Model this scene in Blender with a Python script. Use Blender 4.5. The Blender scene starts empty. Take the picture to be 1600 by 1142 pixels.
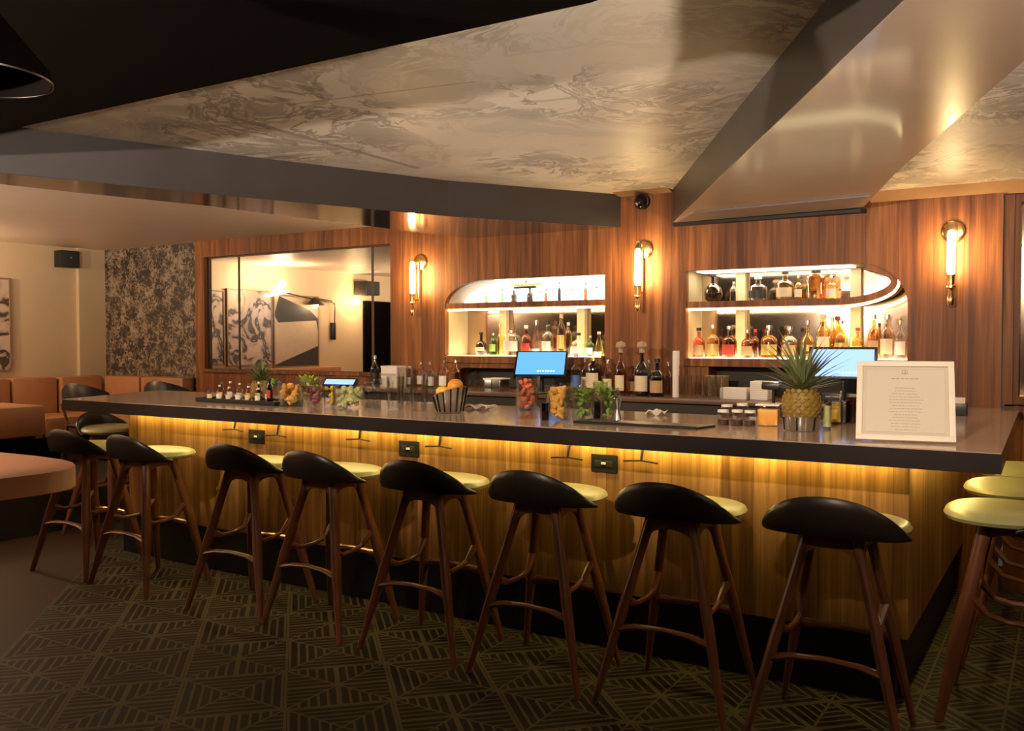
import bpy, bmesh, math, random
from mathutils import Vector, Matrix
from mathutils.geometry import tessellate_polygon
random.seed(7)
PI = math.pi
sc = bpy.context.scene
COL = sc.collection

# ------------------------------------------------------------------ camera
YAW, PIT, ROL, FPX, CH = math.radians(31.985), math.radians(1.596), math.radians(-0.044), 1412.9, 1.4605
fw = Vector((-math.sin(YAW)*math.cos(PIT), math.cos(YAW)*math.cos(PIT), -math.sin(PIT)))
rt = Vector((math.cos(YAW), math.sin(YAW), 0)); up = rt.cross(fw)
rt, up = rt*math.cos(ROL)+up*math.sin(ROL), -rt*math.sin(ROL)+up*math.cos(ROL)
CAM = Vector((0, 0, CH))
cd = bpy.data.cameras.new('camera'); cam = bpy.data.objects.new('camera', cd); COL.objects.link(cam)
cd.sensor_width = 36; cd.lens = 36*FPX/1600; cd.clip_start = 0.05; cd.clip_end = 60
m3 = Matrix((rt, up, -fw)).transposed()
cam.matrix_world = Matrix.Translation(CAM) @ m3.to_4x4()
sc.camera = cam
def ray(u, v): return rt*((u-800)/FPX)+up*((571-v)/FPX)+fw
def onY(u, v, Y): d = ray(u, v); return CAM+d*(Y/d.y)
def onZ(u, v, Z): d = ray(u, v); return CAM+d*((Z-CH)/d.z)
def onX(u, v, X): d = ray(u, v); return CAM+d*(X/d.x)

# ------------------------------------------------------------------ objects
def setp(o, label=None, cat=None, group=None, kind=None):
    if label: o['label'] = label
    if cat: o['category'] = cat
    if group: o['group'] = group
    if kind: o['kind'] = kind
    return o
def thing(name, label, cat, loc=(0, 0, 0), rz=0, group=None, rot=None):
    o = bpy.data.objects.new(name, None); COL.objects.link(o)
    o.location = loc; o.rotation_euler = rot if rot else (0, 0, rz); o.empty_display_size = .05
    return setp(o, label, cat, group)
def obj(name, bm, mat, parent=None, smooth=True, loc=None):
    bmesh.ops.recalc_face_normals(bm, faces=bm.faces[:])
    me = bpy.data.meshes.new(name); bm.to_mesh(me); bm.free()
    o = bpy.data.objects.new(name, me); COL.objects.link(o)
    if mat: me.materials.append(mat)
    if smooth:
        for p in me.polygons: p.use_smooth = True
        try: me.set_sharp_from_angle(angle=math.radians(38))
        except Exception: pass
    if parent: o.parent = parent
    if loc: o.location = loc
    return o
def struct(name, bm, mat, label=None, smooth=False, parent=None):
    o = obj(name, bm, mat, parent, smooth)
    if not parent: o['kind'] = 'structure'
    if label: o['label'] = label
    return o
def copy_tree(o, parent=None):
    c = o.copy(); COL.objects.link(c); c.parent = parent
    for ch in list(o.children): copy_tree(ch, c)
    return c
def B(): return bmesh.new()
def box(bm, c, s, bev=0, rz=0, M=None):
    r = bmesh.ops.create_cube(bm, size=1)
    vs = r['verts']
    T = Matrix.Translation(c) @ Matrix.Rotation(rz, 4, 'Z') @ Matrix.Diagonal((s[0], s[1], s[2], 1))
    if M: T = M @ T
    bmesh.ops.transform(bm, matrix=T, verts=vs)
    if bev:
        es = list({e for v in vs for e in v.link_edges})
        bmesh.ops.bevel(bm, geom=es, offset=bev, segments=2, affect='EDGES', profile=.6)
    return bm
def bx(x0, x1, y0, y1, z0, z1, bev=0):
    return box(B(), ((x0+x1)/2, (y0+y1)/2, (z0+z1)/2), (abs(x1-x0), abs(y1-y0), abs(z1-z0)), bev)
def lathe(bm, prof, n=20, c=(0, 0, 0), M=None, sx=1, sy=1):
    rings = []
    for r, z in prof:
        if r < 1e-5:
            rings.append([bm.verts.new((c[0], c[1], c[2]+z))])
        else:
            rings.append([bm.verts.new((c[0]+sx*r*math.cos(2*PI*k/n), c[1]+sy*r*math.sin(2*PI*k/n), c[2]+z)) for k in range(n)])
    for a, b in zip(rings, rings[1:]):
        if len(a) == 1 and len(b) == 1: continue
        for k in range(n):
            k2 = (k+1) % n
            if len(a) == 1: bm.faces.new((a[0], b[k], b[k2]))
            elif len(b) == 1: bm.faces.new((a[k], a[k2], b[0]))
            else: bm.faces.new((a[k], a[k2], b[k2], b[k]))
    if M: bmesh.ops.transform(bm, matrix=M, verts=[v for r in rings for v in r])
    return bm
def tube(bm, pts, rad, n=8, caps=True, flat=1.0):
    pts = [Vector(p) for p in pts]
    if not isinstance(rad, (list, tuple)): rad = [rad]*len(pts)
    rings = []; prev = None
    for i, p in enumerate(pts):
        t = (pts[min(i+1, len(pts)-1)]-pts[max(i-1, 0)]).normalized()
        if prev is None:
            a = Vector((0, 0, 1)) if abs(t.z) < .9 else Vector((1, 0, 0))
            u = t.cross(a).normalized()
        else: u = (prev-t*prev.dot(t)).normalized()
        prev = u; w = t.cross(u)
        rings.append([bm.verts.new(p+(u*math.cos(2*PI*k/n)+w*math.sin(2*PI*k/n)*flat)*rad[i]) for k in range(n)])
    for a, b in zip(rings, rings[1:]):
        for k in range(n): bm.faces.new((a[k], a[(k+1) % n], b[(k+1) % n], b[k]))
    if caps: bm.faces.new(rings[0]); bm.faces.new(rings[-1][::-1])
    return bm
def prism(bm, poly, d0, d1, ax='Z'):
    def P(a, b, d): return {'Z': (a, b, d), 'Y': (a, d, b), 'X': (d, a, b)}[ax]
    v0 = [bm.verts.new(P(a, b, d0)) for a, b in poly]; v1 = [bm.verts.new(P(a, b, d1)) for a, b in poly]
    bm.faces.new(v0); bm.faces.new(v1[::-1]); n = len(poly)
    for k in range(n): bm.faces.new((v0[k], v0[(k+1) % n], v1[(k+1) % n], v1[k]))
    return bm
def band(bm, cl, th, y0, y1):
    """strip of thickness th along a centre line in XZ, from y0 to y1"""
    n = len(cl); up_, dn = [], []
    for i in range(n):
        a = Vector(cl[max(i-1, 0)]); b = Vector(cl[min(i+1, n-1)]); t = (b-a).normalized(); nn = Vector((-t.y, t.x))
        p = Vector(cl[i]); up_.append(p+nn*th/2); dn.append(p-nn*th/2)
    V = [[bm.verts.new((q.x, y, q.y)) for q in L] for L in (up_, dn) for y in (y0, y1)]
    u0, u1, d0, d1 = V
    for i in range(n-1):
        bm.faces.new((u0[i], u0[i+1], u1[i+1], u1[i])); bm.faces.new((d0[i], d0[i+1], d1[i+1], d1[i]))
        bm.faces.new((u0[i], u0[i+1], d0[i+1], d0[i])); bm.faces.new((u1[i], u1[i+1], d1[i+1], d1[i]))
    for i in (0, n-1): bm.faces.new((u0[i], u1[i], d1[i], d0[i]))
    return bm
def ball(bm, c, r, sub=2, sc_=(1, 1, 1), M=None, jit=0):
    q = bmesh.ops.create_icosphere(bm, subdivisions=sub, radius=r)['verts']
    for v in q:
        if jit: v.co *= 1+random.uniform(-jit, jit)
        v.co = Vector((v.co.x*sc_[0], v.co.y*sc_[1], v.co.z*sc_[2]))
        if M: v.co = M @ v.co
        v.co += Vector(c)
    return bm

# ------------------------------------------------------------------ materials
MATS = {}
class NT:
    def __init__(s, name):
        s.m = bpy.data.materials.new(name); s.m.use_nodes = True; s.t = s.m.node_tree
        s.b = s.t.nodes['Principled BSDF']; s.o = s.t.nodes['Material Output']
    def n(s, t, **k):
        x = s.t.nodes.new(t)
        for a, b in k.items():
            if a.startswith('i_'):
                key = a[2:]; key = int(key) if key.isdigit() else key
                x.inputs[key].default_value = b
            else: setattr(x, a, b)
        return x
    def l(s, a, b): s.t.links.new(a, b)
    def math(s, op, a, b=None, c=None):
        x = s.n('ShaderNodeMath', operation=op)
        for i, v in enumerate((a, b, c)):
            if v is None: continue
            if isinstance(v, (int, float)): x.inputs[i].default_value = v
            else: s.l(v, x.inputs[i])
        return x.outputs[0]
    def ramp(s, f, stops, interp='LINEAR'):
        x = s.n('ShaderNodeValToRGB'); x.color_ramp.interpolation = interp
        e = x.color_ramp.elements
        while len(e) < len(stops): e.new(.5)
        for q, (p, c) in zip(e, stops): q.position = p; q.color = (*c, 1) if len(c) == 3 else c
        s.l(f, x.inputs[0]); return x.outputs[0]
    def mix(s, f, a, b, mode='MIX'):
        x = s.n('ShaderNodeMix', data_type='RGBA', blend_type=mode)
        for v, i in ((f, 0), (a, 6), (b, 7)):
            if isinstance(v, (int, float)): x.inputs[i].default_value = v
            elif isinstance(v, tuple): x.inputs[i].default_value = (*v, 1)
            else: s.l(v, x.inputs[i])
        return x.outputs[2]
    def bump(s, h, st=.2, d=.01):
        x = s.n('ShaderNodeBump'); x.inputs['Strength'].default_value = st; x.inputs['Distance'].default_value = d
        s.l(h, x.inputs['Height']); s.l(x.outputs[0], s.b.inputs['Normal'])
    def coord(s, scale=(1, 1, 1), rot=(0, 0, 0), loc=(0, 0, 0)):
        tc = s.n('ShaderNodeTexCoord'); mp = s.n('ShaderNodeMapping')
        mp.inputs['Scale'].default_value = scale; mp.inputs['Rotation'].default_value = rot; mp.inputs['Location'].default_value = loc
        s.l(tc.outputs['Object'], mp.inputs[0]); return mp.outputs[0]
def pbr(name, col, rough=.5, metal=0, spec=None, var=.12, vs=30, trans=0, ior=1.45, emit=None, es=0, coat=0, bump=0):
    if name in MATS: return MATS[name]
    t = NT(name); b = t.b
    b.inputs['Roughness'].default_value = rough; b.inputs['Metallic'].default_value = metal
    b.inputs['IOR'].default_value = ior
    if trans: b.inputs['Transmission Weight'].default_value = trans
    if coat: b.inputs['Coat Weight'].default_value = coat; b.inputs['Coat Roughness'].default_value = .1
    if spec is not None: b.inputs['Specular IOR Level'].default_value = spec
    if emit: b.inputs['Emission Color'].default_value = (*emit, 1); b.inputs['Emission Strength'].default_value = es
    if var:
        no = t.n('ShaderNodeTexNoise'); no.inputs['Scale'].default_value = vs; no.inputs['Detail'].default_value = 3
        t.l(t.coord(), no.inputs['Vector'])
        c = t.mix(no.outputs[0], tuple(x*(1-var) for x in col), tuple(min(1, x*(1+var)) for x in col)); t.l(c, b.inputs['Base Color'])
        if bump: t.bump(no.outputs[0], bump, .004)
    else: b.inputs['Base Color'].default_value = (*col, 1)
    MATS[name] = t.m; return t.m
def glass(name, col=(1, 1, 1), rough=0.02, ior=1.45):
    """thin walled glass: tinted straight transmission with a fresnel reflection"""
    if name in MATS: return MATS[name]
    t = NT(name); t.t.nodes.remove(t.b)
    tr = t.n('ShaderNodeBsdfTransparent'); tr.inputs[0].default_value = (*[x**.5 for x in col], 1)
    gl = t.n('ShaderNodeBsdfGlossy'); gl.inputs['Roughness'].default_value = rough+.03
    lw = t.n('ShaderNodeLayerWeight'); lw.inputs[0].default_value = .35
    f = t.math('ADD', t.math('MULTIPLY', lw.outputs['Facing'], .5), .05)
    mx = t.n('ShaderNodeMixShader'); t.l(f, mx.inputs[0]); t.l(tr.outputs[0], mx.inputs[1]); t.l(gl.outputs[0], mx.inputs[2]); t.l(mx.outputs[0], t.o.inputs[0])
    MATS[name] = t.m; return t.m
def emis(name, col, s):
    return pbr(name, (0, 0, 0), .6, emit=col, es=s, var=0)

def wood_mat(name, dark, mid, light, plank=.19, sc_=1.0, rough=.42, axis='X'):
    t = NT(name)
    tc = t.n('ShaderNodeTexCoord'); sp = t.n('ShaderNodeSeparateXYZ'); t.l(tc.outputs['Object'], sp.inputs[0])
    hx = t.math('ADD', sp.outputs[0], t.math('MULTIPLY', sp.outputs[1], 1.0)) if axis == 'X' else sp.outputs[1]
    pid = t.math('FLOOR', t.math('DIVIDE', hx, plank))
    wn = t.n('ShaderNodeTexWhiteNoise', noise_dimensions='1D'); t.l(pid, wn.inputs['W'])
    cb = t.n('ShaderNodeCombineXYZ'); t.l(t.math('MULTIPLY', hx, 22*sc_), cb.inputs[0])
    t.l(t.math('MULTIPLY', pid, 7.3), cb.inputs[1]); t.l(t.math('MULTIPLY', sp.outputs[2], 1.1*sc_), cb.inputs[2])
    n1 = t.n('ShaderNodeTexNoise'); n1.inputs['Scale'].default_value = 1; n1.inputs['Detail'].default_value = 6; n1.inputs['Distortion'].default_value = .6
    t.l(cb.outputs[0], n1.inputs['Vector'])
    cb2 = t.n('ShaderNodeCombineXYZ'); t.l(t.math('MULTIPLY', hx, 130*sc_), cb2.inputs[0]); t.l(t.math('MULTIPLY', sp.outputs[2], 3), cb2.inputs[2])
    n2 = t.n('ShaderNodeTexNoise'); n2.inputs['Scale'].default_value = 1; n2.inputs['Detail'].default_value = 4; t.l(cb2.outputs[0], n2.inputs['Vector'])
    f = t.math('ADD', t.math('MULTIPLY', n1.outputs[0], .75), t.math('MULTIPLY', n2.outputs[0], .25))
    f = t.math('ADD', f, t.math('MULTIPLY', t.math('SUBTRACT', wn.outputs[0], .5), .16))
    c = t.ramp(f, [(.3, dark), (.5, mid), (.68, light)])
    fr = t.math('FRACT', t.math('DIVIDE', hx, plank)); seam = t.math('LESS_THAN', fr, .012)
    c = t.mix(t.math('MULTIPLY', seam, .6), c, tuple(x*.3 for x in dark))
    t.l(c, t.b.inputs['Base Color']); t.b.inputs['Roughness'].default_value = rough+.08; t.b.inputs['Specular IOR Level'].default_value = .32
    t.bump(f, .12, .003)
    MATS[name] = t.m; return t.m

walnut = wood_mat('walnut_panel', (.085, .025, .007), (.20, .066, .017), (.34, .128, .037))
barwood = wood_mat('walnut_bar_front', (.13, .056, .012), (.28, .135, .032), (.47, .25, .070), plank=.14)
stoolwood = pbr('stool_walnut', (.17, .06, .028), .33, var=.35, vs=14)
orangewood = pbr('table_oak', (.52, .22, .12), .38, var=.12, vs=6)

def floor_mat():
    t = NT('patterned_cement_tile'); S = .4292; ta = math.radians(45.3)
    tc = t.n('ShaderNodeTexCoord'); sp = t.n('ShaderNodeSeparateXYZ'); t.l(tc.outputs['Object'], sp.inputs[0])
    x = t.math('ADD', sp.outputs[0], 4.1572); y = t.math('SUBTRACT', sp.outputs[1], 2.8219)
    u = t.math('DIVIDE', t.math('ADD', t.math('MULTIPLY', x, math.cos(ta)), t.math('MULTIPLY', y, math.sin(ta))), S)
    v = t.math('DIVIDE', t.math('SUBTRACT', t.math('MULTIPLY', y, math.cos(ta)), t.math('MULTIPLY', x, math.sin(ta))), S)
    fu, fv = t.math('FLOOR', u), t.math('FLOOR', v)
    par = t.math('ABSOLUTE', t.math('MODULO', t.math('ADD', fu, fv), 2.0))
    a = t.math('ABSOLUTE', t.math('SUBTRACT', t.math('MULTIPLY', t.math('FRACT', u), 2), 1))
    b = t.math('ABSOLUTE', t.math('SUBTRACT', t.math('MULTIPLY', t.math('FRACT', v), 2), 1))
    mx, mn = t.math('MAXIMUM', a, b), t.math('MINIMUM', a, b)
    tt = t.math('ADD', t.math('MULTIPLY', mx, t.math('SUBTRACT', 1, par)), t.math('MULTIPLY', mn, par))
    fr = t.math('FRACT', t.math('MULTIPLY', tt, 5.5))
    line = t.math('LESS_THAN', fr, .28)
    edge = t.math('GREATER_THAN', mx, .972)
    diag = t.math('MULTIPLY', t.math('LESS_THAN', t.math('SUBTRACT', mx, mn), .034), 1)
    L = t.math('MAXIMUM', line, t.math('MAXIMUM', edge, diag))
    L = t.math('MULTIPLY', L, t.math('GREATER_THAN', u, -1.0))
    no = t.n('ShaderNodeTexNoise'); no.inputs['Scale'].default_value = 2.2; no.inputs['Detail'].default_value = 5; t.l(tc.outputs['Object'], no.inputs['Vector'])
    dark = t.mix(no.outputs[0], (.008, .0055, .0035), (.018, .012, .008)); lite = t.mix(no.outputs[0], (.070, .055, .027), (.115, .09, .045))
    plain = t.math('LESS_THAN', u, -1.0); t.l(t.mix(plain, t.mix(L, dark, lite), (.05, .030, .019)), t.b.inputs['Base Color'])
    t.b.inputs['Roughness'].default_value = .6; t.b.inputs['Specular IOR Level'].default_value = .2
    MATS['floor'] = t.m; return t.m
def plaster_mat():
    t = NT('distressed_plaster')
    co = t.coord()
    n0 = t.n('ShaderNodeTexNoise'); n0.inputs['Scale'].default_value = 1.6; n0.inputs['Detail'].default_value = 3; t.l(co, n0.inputs['Vector'])
    wv = t.mix(.45, co, n0.outputs[1], 'ADD')
    n1 = t.n('ShaderNodeTexNoise'); n1.inputs['Scale'].default_value = 1.45; n1.inputs['Detail'].default_value = 8; n1.inputs['Roughness'].default_value = .6; n1.inputs['Distortion'].default_value = 2.2
    t.l(wv, n1.inputs['Vector'])
    n2 = t.n('ShaderNodeTexNoise'); n2.inputs['Scale'].default_value = 1.1; n2.inputs['Detail'].default_value = 2; t.l(co, n2.inputs['Vector'])
    n3 = t.n('ShaderNodeTexNoise'); n3.inputs['Scale'].default_value = 3.4; n3.inputs['Detail'].default_value = 6; n3.inputs['Distortion'].default_value = 1.8; t.l(co, n3.inputs['Vector'])
    def sm(x, a, b):
        q = t.n('ShaderNodeMapRange', interpolation_type='SMOOTHSTEP'); q.inputs[1].default_value = a; q.inputs[2].default_value = b; t.l(x, q.inputs[0]); return q.outputs[0]
    mask = sm(n2.outputs[0], .40, .58)
    vein = t.math('SUBTRACT', 1, sm(t.math('ABSOLUTE', t.math('SUBTRACT', n1.outputs[0], .5)), .008, .035))
    smudge = sm(n3.outputs[0], .52, .58)
    patch = sm(n1.outputs[0], .53, .57)
    f = t.math('ADD', t.math('MULTIPLY', n1.outputs[0], .6), t.math('MULTIPLY', n3.outputs[0], .4))
    base = t.mix(n2.outputs[0], (.80, .71, .60), (.95, .86, .74))
    c = t.mix(t.math('MULTIPLY', patch, t.math('ADD', .25, t.math('MULTIPLY', mask, .4))), base, (.36, .32, .28))
    c = t.mix(t.math('MULTIPLY', smudge, t.math('MULTIPLY', mask, .55)), c, (.42, .37, .32))
    c = t.mix(t.math('MULTIPLY', vein, t.math('ADD', .12, t.math('MULTIPLY', mask, .6))), c, (.26, .22, .19))
    sp = t.n('ShaderNodeSeparateXYZ'); tc2 = t.n('ShaderNodeTexCoord'); t.l(tc2.outputs['Object'], sp.inputs[0])
    for (xa, ya), (xb, yb), w_ in (((-2.93, 2.86), (-2.05, 3.0), .006), ((-3.32, 2.75), (-3.36, 4.33), .022)):
        dx, dy = xb-xa, yb-ya; L_ = math.hypot(dx, dy); dx /= L_; dy /= L_
        X = t.math('SUBTRACT', sp.outputs[0], xa); Y = t.math('SUBTRACT', sp.outputs[1], ya)
        al = t.math('ADD', t.math('MULTIPLY', X, dx), t.math('MULTIPLY', Y, dy)); ac = t.math('ABSOLUTE', t.math('SUBTRACT', t.math('MULTIPLY', X, dy), t.math('MULTIPLY', Y, dx)))
        m = t.math('MULTIPLY', t.math('LESS_THAN', ac, w_), t.math('MULTIPLY', t.math('GREATER_THAN', al, 0), t.math('LESS_THAN', al, L_)))
        c = t.mix(t.math('MULTIPLY', m, .6), c, (.30, .25, .21))
    t.l(c, t.b.inputs['Base Color']); t.b.inputs['Roughness'].default_value = .5
    t.bump(f, .35, .015); MATS['plaster'] = t.m; return t.m
def wallpaper_mat():
    t = NT('feather_wallpaper'); co = t.coord((9, 9, 9), (0, .6, 0))
    n0 = t.n('ShaderNodeTexNoise'); n0.inputs['Scale'].default_value = .8; t.l(co, n0.inputs['Vector'])
    w = t.mix(.55, co, n0.outputs[1], 'ADD')
    n1 = t.n('ShaderNodeTexNoise'); n1.inputs['Scale'].default_value = 1.7; n1.inputs['Detail'].default_value = 4; n1.inputs['Distortion'].default_value = 2.5; t.l(co, n1.inputs['Vector'])
    vo = t.n('ShaderNodeTexVoronoi', feature='SMOOTH_F1'); vo.inputs['Scale'].default_value = .95; t.l(w, vo.inputs['Vector'])
    f = t.math('ADD', t.math('MULTIPLY', n1.outputs[0], .75), t.math('MULTIPLY', vo.outputs[0], .32))
    c = t.ramp(f, [(.44, (.035, .025, .02)), (.52, (.12, .085, .06)), (.58, (.26, .20, .14)), (.75, (.38, .30, .22))])
    t.l(c, t.b.inputs['Base Color']); t.b.inputs['Roughness'].default_value = .5; return t.m
floorM = floor_mat(); plaster = plaster_mat(); wallpaper = wallpaper_mat()
cream = pbr('cream_wall_paint', (.62, .47, .30), .55, var=.05, vs=4)
creamceil = pbr('cream_ceiling_paint', (.78, .64, .53), .4, var=.05, vs=3)
beamM = pbr('dark_beam_paint', (.045, .036, .033), .38, var=.15, vs=5)
beamG = pbr('dark_gloss_beam_paint', (.05, .045, .055), .13, var=.15, vs=5, coat=.5)
beamU = pbr('glow_tinted_beam_gloss', (.34, .245, .185), .33, var=.1, vs=4, coat=.3)  # dark gloss paint lightened to imitate the soft reflected glow
blackM = pbr('black_ceiling_paint', (.0030, .0018, .0014), .8, spec=.02, var=.1, vs=4)
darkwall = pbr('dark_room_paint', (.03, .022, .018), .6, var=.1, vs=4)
stone = pbr('polished_bar_stone', (.46, .34, .27), .14, var=.3, vs=9, ior=1.7)
stoneedge = pbr('dark_bar_edge', (.022, .017, .019), .3, var=.2, vs=9)
kickM = pbr('black_kickboard', (.006, .006, .007), .5, var=.2)
leather = pbr('black_leather', (.018, .012, .010), .36, var=.25, vs=40, bump=.15)
olive = pbr('olive_leather', (.36, .34, .17), .38, var=.08, vs=40, bump=.1)
tan = pbr('tan_leather', (.42, .195, .088), .42, var=.1, vs=10, bump=.1)
mirrorM = pbr('mirror_silver', (.80, .78, .74), .015, 1, var=0)
darkmirror = pbr('smoked_mirror', (.52, .38, .28), .10, 1, var=0)
brass = pbr('aged_brass', (.72, .47, .20), .26, 1, var=.1)
steel = pbr('brushed_steel', (.62, .60, .58), .22, 1, var=.1, vs=60)
blackmetal = pbr('black_metal', (.015, .014, .014), .35, .3, var=.1)
plastic = pbr('black_plastic', (.012, .012, .014), .35, var=.1)
white = pbr('white_paint', (.82, .76, .70), .45, var=.04)
paper = pbr('menu_paper', (.84, .76, .69), .6, var=.03)
ink = pbr('grey_ink', (.52, .45, .40), .7, var=.05)
creamlit = pbr('cream_niche_lining', (.70, .55, .34), .5, var=.05)
clearG = glass('clear_glass', (.97, .97, .95))
sconceG = glass('sconce_clear_glass', (1, .97, .9))
greenG = glass('green_glass', (.25, .45, .18)); amberG = glass('amber_glass', (.85, .38, .07)); brownG = glass('brown_glass', (.35, .12, .03))
honeyG = glass('honey_glass', (.95, .62, .18)); darkG = glass('dark_glass', (.05, .03, .02)); pinkG = glass('pink_glass', (.95, .72, .74)); redG = glass('red_glass', (.75, .16, .08))
yellowG = glass('yellow_glass', (.9, .8, .25))
led = emis('warm_led', (1, .80, .42), 9)
ledy = emis('golden_led', (1, .75, .24), 19)
ledup = emis('white_led', (1, .93, .74), 7)
lightbox = emis('white_lightbox', (1, .97, .90), 1.25)
fil = emis('lamp_filament_glow', (1, .70, .32), 55)

# ------------------------------------------------------------------ the room
YW = 5.857
struct('floor', bx(-9.2, 3.2, -3.4, 6.6, -.1, 0), floorM, 'dark cement tile floor with geometric striped diamonds')
def arc(cx, cz, rx, rz, a0, a1, n=12):
    return [(cx+rx*math.cos(math.radians(a0+(a1-a0)*k/n)), cz+rz*math.sin(math.radians(a0+(a1-a0)*k/n))) for k in range(n+1)]
ND = .32
mir = [(-7.17, 1.187), (-4.85, 1.187), (-4.85, 2.264), (-7.17, 2.264)]
nl = [(-4.29, 1.335), (-2.874, 1.335), (-2.874, 1.93)] + arc(-3.89, 1.735, .40, .195, 90, 180)
nr = [(-2.262, 1.335), (-.862, 1.335)] + arc(-1.14, 1.66, .278, .27, 0, 90) + [(-2.262, 1.93)]
rl = [(-4.20, 1.095), (-2.90, 1.095), (-2.90, 1.245)] + arc(-4.08, 1.165, .12, .08, 90, 180, 6)
rr = [(-2.10, 1.095), (-.90, 1.095), (-.90, 1.285), (-2.10, 1.285)]
outer = [(-7.30, 0), (-.365, 0), (-.365, 2.62), (-7.30, 2.62)]
def wall_holes(bm, outer, holes, y, depths):
    loops = [[Vector((a, b, 0)) for a, b in L] for L in [outer]+holes]
    flat = [p for L in loops for p in L]
    vs = [bm.verts.new((p.x, y, p.y)) for p in flat]
    for tri in tessellate_polygon(loops):
        try: bm.faces.new([vs[i] for i in tri])
        except ValueError: pass
    k = len(outer)
    for L, d in zip(holes, depths):
        ids = vs[k:k+len(L)]; back = [bm.verts.new((v.co.x, y+d, v.co.z)) for v in ids]; n = len(L)
        for i in range(n): bm.faces.new((ids[i], ids[(i+1) % n], back[(i+1) % n], back[i]))
        k += n
    return bm
def no_recalc_obj(name, bm, mat):
    me = bpy.data.meshes.new(name); bm.to_mesh(me); bm.free()
    o = bpy.data.objects.new(name, me); COL.objects.link(o); me.materials.append(mat); return o
w = no_recalc_obj('wall_back', wall_holes(B(), outer, [mir, nl, nr, rl, rr], YW, [.05, .05, .05, .2, .2]), walnut)
setp(w, 'walnut panelled wall behind the bar with recessed bottle niches', kind='structure')
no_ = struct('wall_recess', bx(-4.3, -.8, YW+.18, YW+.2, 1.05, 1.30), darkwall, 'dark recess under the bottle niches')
struct('wall_left', bx(-9.0, -8.85, -3.4, 6.1, 0, 2.6), cream, 'cream painted side wall above the leather banquette')
struct('trim_1', bx(-8.85, -8.80, 5.60, 5.90, 0, 2.43), cream, 'shallow cream pilaster in the corner of the room')
struct('wall_wallpaper', bx(-8.85, -7.29, 5.90, 6.0, 0, 2.6), wallpaper, 'wall covered in dark feather patterned wallpaper')
struct('wall_right', bx(3.0, 3.15, -3.4, 6.6, 0, 2.7), darkwall)
struct('wall_front', bx(-9.0, 3.1, -3.5, -3.35, 0, 2.7), darkwall)
# back wall, part right of the bar with smoked window
wr = B()
box(wr, (1.3, 6.02, .545), (3.3, .12, 1.09)); box(wr, (1.3, 6.02, 2.45), (3.3, .12, .32))
box(wr, (-.335, 6.0, 1.69), (.05, .2, 1.2)); box(wr, (2.85, 6.02, 1.69), (.2, .12, 1.2))
struct('wall_back_right', wr, walnut, 'dark timber wall section beyond the right end of the bar')
win = thing('window_1', 'dark glass panel in a timber frame at the right edge', 'window', (1.22, 5.96, 1.09)); win['kind'] = 'structure'; del win['category']
fb = B()
for (a, b, c_, d) in ((-1.55, 1.55, 0, .045), (-1.55, 1.55, 1.155, 1.2), (-1.55, -1.50, .045, 1.155), (1.5, 1.55, .045, 1.155)):
    box(fb, ((a+b)/2, 0, (c_+d)/2), (b-a, .09, d-c_))
obj('window_frame', fb, walnut, win, False); obj('glass_pane', box(B(), (0, .03, .6), (3.0, .012, 1.11)), darkmirror, win, False)
# ceilings
struct('ceiling', prism(B(), [(-5.4, 1.0), (3.1, -3.5), (3.1, 6.6), (-2.4, 6.2), (-2.8, 6.2)], 2.49, 2.56), plaster, 'distressed grey and cream plaster ceiling')
struct('ceiling_left', prism(B(), [(-9.0, 2.0), (-4.5, 2.0), (-4.1, 3.57), (-3.75, 4.75), (-3.3, 6.0), (-9.0, 6.0)], 2.42, 2.48), creamceil, 'smooth lower cream ceiling above the seating on the left')
struct('ceiling_left_front', bx(-9.0, -4.4, -3.4, 2.0, 2.42, 2.48), creamceil)
struct('ceiling_right', prism(B(), [(-.98, 6.1), (-1.05, 5.2), (-.2, 3.0), (.8, 2.4), (3.0, 2.4), (3.0, 6.1)], 2.345, 2.40), plaster, 'lower plaster ceiling panel at the right')
struct('trim_2', prism(B(), [(YW-.13, 2.345), (YW+.02, 2.29), (YW+.02, 2.36), (YW-.13, 2.36)], -1.08, 1.0, 'X'), pbr('timber_cove', (.42, .24, .13), .5), 'slanted timber cove where the right ceiling meets the wall')
struct('trim_3', prism(B(), [(YW-.12, 2.49), (YW+.02, 2.47), (YW+.02, 2.5), (YW-.12, 2.5)], -2.76, -2.36, 'X'), MATS['timber_cove'], 'narrow timber cove between the two dark beams')
# beams
b2 = [(-2.75, YW), (-3.453, 4.751), (-3.932, 3.576), (-4.40, 2.30), (-4.75, 2.20), (-4.60, 2.9), (-4.40, 3.57), (-4.27, 4.5), (-4.12, 5.50), (-4.0, YW)]
def beam(name, poly, z0, z1, lab, under=None):
    r = struct(name, prism(B(), poly, z0+.004, z1), beamM, lab)
    bmu = B(); bmu.faces.new([bmu.verts.new((a, b, z0)) for a, b in poly])
    # underside panel, a few millimetres thick
    g = bmesh.ops.extrude_face_region(bmu, geom=bmu.faces[:]); bmesh.ops.translate(bmu, vec=(0, 0, .004), verts=[v for v in g['geom'] if isinstance(v, bmesh.types.BMVert)])
    u = obj('underside_panel', bmu, under or beamG, r, False); return r
beam('trim_4', b2, 2.26, 2.49, 'long dark glossy wedge-shaped ceiling beam over the left half of the bar')
b3 = [(-2.350, YW-.02), (-1.10, YW-.10), (-.746, 4.664), (-.14, 2.996), (.35, 1.70), (-.12, 1.70), (-.353, 2.315), (-1.015, 3.477)]
beam('trim_5', b3, 2.26, 2.49, 'wide ceiling beam with dark side and glossy underside tinted for reflected glow over the right of the bar', beamU)
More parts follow.
